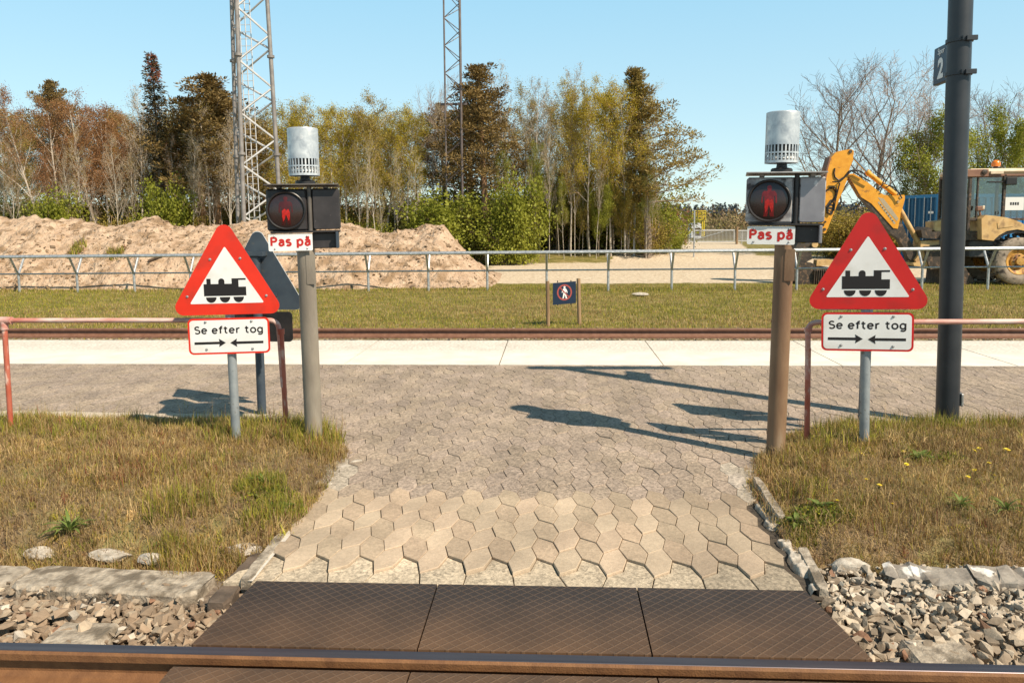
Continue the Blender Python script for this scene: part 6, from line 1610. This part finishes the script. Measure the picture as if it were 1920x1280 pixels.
MB().bbox((cxl+.75, DY+.2, zsill-.15), (.5, .5, .25), .08).bbox((cxl+.55, DY+.2, zsill+.25), (.16, .48, .65), .06).build('seat', m_grey, digger, world=True)
x, z = dz(1760, 340, CY0); MB().bbox((x, CY0-.10, z), (.30, .06, .22), .02).bbox((x-.35, CY0-.05, z-.02), (.5, .03, .04), .01).build('mirror', m_black, digger, world=True)
x, z = dz(1475, 560, WY); MB().bbox((x, WY-.30, z), (.20, .12, .13), .02).tube([(x, WY-.3, z-.05), (x+.03, WY-.3, z-.2)], .03, 8).build('rear_lamp', m_brownroof, digger, world=True)
MB().bbox((x+.08, WY-.30, z+.03), (.07, .13, .10), .01).build('lamp_glass', m_cream, digger, world=True)
x, z = dz(1660, 590, CY0); MB().tube([(x, CY0-.05, z+.04), (x, CY0-.08, z), (x, CY0-.05, z-.06)], .015, 6).build('door_handle', m_black, digger, world=True)

# ------------------------------------------------------------------ blue container
m_blue = M('container blue', (.012,.16,.38), (.02,.21,.46), scale=3, rough=.5, c3=(.05,.10,.16), s3=6, lo3=.62, hi3=.72)
m_blue_shade = M('container blue in shade', (.010,.085,.19), (.014,.11,.23), scale=3, rough=.5)  # darker copy of the blue; shade on the door end is painted in
c0 = at(1757, 430, 33.0); gc = float(gz(np.array(c0.x), np.array(33.0)))
ct = thing('shipping_container', (c0.x, 33.0, gc), 'blue shipping container with corrugated sides behind the lamp post and digger', 'container', rz=R(9))
ch = at(1757, 364, 33.0).z-gc
L_, W_ = 6.06, 2.44
def corr(n, l):                       # corrugated outline along a wall
    out = []
    for i in range(n): s = i*l/n; out += [(s, 0), (s+.42*l/n, 0), (s+.5*l/n, .05), (s+.92*l/n, .05)]
    return out + [(l, 0)]
lw = MB(); pr = corr(20, L_-.3)
vs = [(x+.15, .02+d, .15) for x, d in pr] + [(x+.15, .02+d, ch-.12) for x, d in pr]; n = len(pr)
lw.add(vs, [(i, i+1, i+1+n, i+n) for i in range(n-1)])
vs = [(x+.15, W_-.02-d, .15) for x, d in pr] + [(x+.15, W_-.02-d, ch-.12) for x, d in pr]; lw.add(vs, [(i+n, i+1+n, i+1, i) for i in range(n-1)])
lw.build('side_wall', m_blue, ct)
MB().box((L_/2, W_/2, ch-.06), (L_-.02, W_-.02, .05)).build('roof', m_blue, ct)
MB().box((L_-.03, W_/2, ch/2), (.05, W_-.1, ch-.2)).build('end_wall', m_blue, ct)
frm = MB()
for x in (.075, L_-.075):
    for y in (.075, W_-.075): frm.bbox((x, y, ch/2), (.15, .15, ch), .01)
for z in (.09, ch-.07):
    for y in (.06, W_-.06): frm.bbox((L_/2, y, z), (L_-.3, .12, .14), .01)
    for x in (.06, L_-.06): frm.bbox((x, W_/2, z), (.12, W_-.3, .14), .01)
frm.build('frame', m_blue, ct)
for i in range(2):
    y0 = .16 + i*1.06; dr = MB()
    pd = corr(4, 1.05); vs = [(.03+d, y0+s, .17) for s, d in pd] + [(.03+d, y0+s, ch-.15) for s, d in pd]; n = len(pd)
    dr.add(vs, [(k+n, k+1+n, k+1, k) for k in range(n-1)])
    d_ = dr.build('door', m_blue_shade, ct)
    for q in (.3, .75): MB().tube([(.0, y0+q, .12), (.0, y0+q, ch-.1)], .022, 6).build('lock_bar', m_galv, d_)
mk = MB()
for z in (ch-.75, ch-1.15, ch-1.75): mk.box((-.004, .45, z), (.004, .34, .10))
mk.build('white_marking', m_white, ct)

# ------------------------------------------------------------------ far gate, pole, platform and yard things
GY = 60.0
def gpt(x, y): p = at(x, y, GY); return p
g0, g1 = gpt(1291, 457), gpt(1377, 459); gg = float(gz(np.array(g0.x), np.array(GY)))
tg = thing('field_gate', (g0.x, GY, gg), 'galvanized tubular gate with upright bars and a diagonal brace at the end of the track', 'gate')
gw = g1.x-g0.x; gh = at(1330, 432, GY).z-gg
m_gate = M('bright galvanized gate', (.50,.50,.50), (.62,.62,.62), scale=2, rough=.5, metal=.3)
MB().tube([(0, 0, gh), (gw, 0, gh)], .055, 6).tube([(0, 0, .18), (gw, 0, .18)], .04, 6).tube([(.03, 0, .18), (.03, 0, gh)], .04, 6).tube([(gw-.03, 0, .18), (gw-.03, 0, gh)], .04, 6).build('gate_frame', m_gate, tg)
bars = MB()
for i in range(1, 34): bars.tube([(gw*i/34, 0, .18), (gw*i/34, 0, gh)], .014, 4)
bars.build('bars', m_gate, tg)
MB().tube([(.1, -.03, .25), (gw*.75, -.03, gh-.1)], .025, 5).build('brace', m_galv, tg)
for x, zt_, r_, m_ in ((-.25, gh+.15, .11, m_wood), (gw+.18, gh+.25, .09, m_wood)): MB().tube([(x, 0, -.3), (x, 0, zt_)], r_, 8).build('gate_post', m_, tg)
for nm, xa_, xb_, lb in (('railing', 1236, 1284, 'low bar railing left of the field gate'), ('railing', 1380, 1402, 'low bar railing right of the field gate')):
    a, b = at(xa_, 440, GY+.2), at(xb_, 440, GY+.2); m = MB(); k = 16
    tr_ = thing('bar_railing', (a.x, GY+.2, gg), lb, 'railing'); wl = b.x-a.x
    MB().tube([(0, 0, gh-.05), (wl, 0, gh-.05)], .05, 6).tube([(0, 0, .2), (wl, 0, .2)], .035, 6).build('frame', m_gate, tr_)
    for i in range(k+1): m.tube([(wl*i/k, 0, .0 if i % 8 == 0 else .2), (wl*i/k, 0, gh-.05)], .015 if i % 8 else .035, 4)
    m.build('bars', m_gate, tr_)
pY = 37.0
p = at(1301, 466, pY); q = at(1301, 394, pY); gq = float(gz(np.array(p.x), np.array(pY)))
tag(MB().tube([(p.x, pY, gq-.2), (p.x, pY, q.z)], .035, 8).build('marker_pole', m_galv), 'slim bare grey pole standing left in front of the field gate', 'pole')
p = at(1189, 466, 37.5); q = at(1189, 355, 37.5); gq = float(gz(np.array(p.x), np.array(37.5)))
t = thing('lamp_column', (p.x, 37.5, gq), 'slim grey lamp column with a small round head among the last birch trunks', 'lamp post')
MB().tube([(0, 0, -.2), (0, 0, q.z-gq)], .055, 8).build('column', m_galv, t); MB().lathe([(.06, 0), (.16, .04), (.15, .10), (.05, .16)], 12, (0, 0, q.z-gq)).build('head', m_postgrey, t)
def far(x, y, Y): return at(x, y, Y)
# yellow access platform
YY = 85.0; a, b = far(1302, 412, YY), far(1323, 412, YY); gy_ = float(gz(np.array(a.x), np.array(YY)))
m_yelp = M('yellow platform paint', (.70,.50,.02), (.75,.56,.04), rough=.5)
t = thing('work_platform', (a.x, YY, gy_), 'yellow railed work platform on legs beyond the field gate', 'platform'); w_ = b.x-a.x; zb, zt2 = far(1310, 412, YY).z-gy_, far(1310, 405, YY).z-gy_
MB().bbox((w_/2, .6, zb), (w_, 1.2, .12), .01).build('deck', m_yelp, t)
rl = MB()
for z in (zb+.35, zb+.7, zb+1.05 if False else zt2+.55): 
    rl.tube([(0, 0, z), (w_, 0, z)], .04, 5).tube([(0, 1.2, z), (w_, 1.2, z)], .04, 5).tube([(0, 0, z), (0, 1.2, z)], .04, 5).tube([(w_, 0, z), (w_, 1.2, z)], .04, 5)
for x in (0, w_/3, 2*w_/3, w_):
    for y in (0, 1.2): rl.tube([(x, y, zb), (x, y, zt2+.55)], .04, 5)
rl.build('guard_rail', m_yelp, t)
for x in (.1, w_-.15):
    for y in (.1, 1.1): MB().tube([(x, y, 0), (x, y, zb)], .07, 6).build('leg', m_yelp, t)
# white domed tank / hood in front of it
a, b = far(1296, 430, 80), far(1315, 430, 80); ga = float(gz(np.array(a.x), np.array(80.)))
t = thing('domed_shelter', ((a.x+b.x)/2, 80, ga), 'small white domed shelter with dark open front below the yellow platform', 'shelter'); r_ = (b.x-a.x)/2; hz = far(1305, 416, 80).z-ga
m_whitep = M('white plastic hood', (.62,.63,.65), (.74,.75,.76), scale=3, rough=.5)
arch = [(-r_, 0)] + [(-r_*math.cos(PI*k/16), hz-r_*.9+r_*.9*math.sin(PI*k/16)) for k in range(17)] + [(r_, 0)]
MB().prism_xz(arch, 0, 2.2).build('hood', m_whitep, t)
MB().prism_xz([(-r_*.45, .2), (-r_*.45, hz*.62), (r_*.85, hz*.62), (r_*.85, .2)], -.02, .0).build('opening_shade', m_dkmetal, t)  # dark slab stands in for the shade inside the open front
# shelter roof on white posts left of the gate
SY = 70.0
a, b = far(1234, 396, SY), far(1275, 398, SY); gs = float(gz(np.array(a.x), np.array(SY))); t = thing('open_shed', (a.x, SY, gs), 'flat roofed open shed on white posts behind the last trees', 'shed'); w_ = b.x-a.x; h_ = a.z-gs
MB().bbox((w_/2-.5, 1, h_+.05), (w_+1.4, 3, .22), .03).build('roof', m_kerbdark, t)
for x in (.2, w_-.5, w_+.0): MB().bbox((x, 0, h_/2), (.22 if x < w_-.1 else .30, .22, h_-.1), .02).build('post', m_whitep, t)
a, b = far(1222, 440, 66), far(1248, 424, 66); gs = float(gz(np.array(a.x), np.array(66.)))
t = thing('utility_hut', (a.x, 66, gs), 'low white hut half hidden by the bush left of the gate', 'hut'); MB().bbox(((b.x-a.x)/2, 1, (b.z-gs)/2), (b.x-a.x, 2, b.z-gs), .03).build('wall', m_whitep, t); MB().bbox(((b.x-a.x)/2, 1, b.z-gs+.06), (b.x-a.x+.3, 2.3, .12), .03).build('roof', m_kerbdark, t)

# ------------------------------------------------------------------ far woods
def far_wood(name, label, Y0_, Y1_, n, size, top, mats, seed, x0=-.35, x1=1.0, h0=3, h1=7):
    rs = np.random.RandomState(seed); V, Q, C = [], [], []; off = 0
    for i in range(n):
        Y = rs.uniform(Y0_, Y1_); X = Y*rs.uniform(x0, x1); g_ = float(gz(np.array(X), np.array(Y))); hh = rs.uniform(h0, h1)
        k = 110; d = rs.normal(size=(k, 3)); d /= np.linalg.norm(d, axis=1, keepdims=True); con = rs.rand() < top
        rad = rs.rand(k)**.4
        if con: zz_ = rs.rand(k)**1.3; wv = (1-zz_)*hh*.24; P = np.stack([X+d[:, 0]*wv*rad, Y+d[:, 1]*wv*rad, g_+zz_*hh], 1)
        else: P = np.array([X, Y, g_+hh*.55]) + d*rad[:, None]*np.array([hh*.42, hh*.42, hh*.48])
        v, q = leaf_cloud(P, None, size*rs.uniform(.5, 1.3, k), rs, .8); V.append(v); Q.append(q+off); off += len(v)
        C.append(np.tile(mats[rs.randint(len(mats))]*rs.uniform(.7, 1.25), (len(v), 1)))
    tag(np_mesh(name, np.concatenate(V), np.concatenate(Q), m_farleaf, np.concatenate(C), quads=True), label, 'wood', kind='stuff')
m_farleaf = leafmat('far wood foliage', (.9,.9,.9), (1,1,1), trans=.2, attr=True)
far_wood('scrub_wood', 'brown budding scrub wood beyond the field gate', 92, 180, 900, .32, 0, [np.array([.29, .20, .10]), np.array([.33, .25, .11]), np.array([.25, .17, .09]), np.array([.32, .28, .09])], 61, -.9, 1.0, 1.6, 3.6)
far_wood('distant_wood', 'dark distant wood on the low hill at the horizon', 260, 420, 1300, .9, .5, [np.array([.11, .115, .12]), np.array([.19, .13, .10]), np.array([.09, .11, .125])], 62, -.95, .95, 3.5, 6.5)
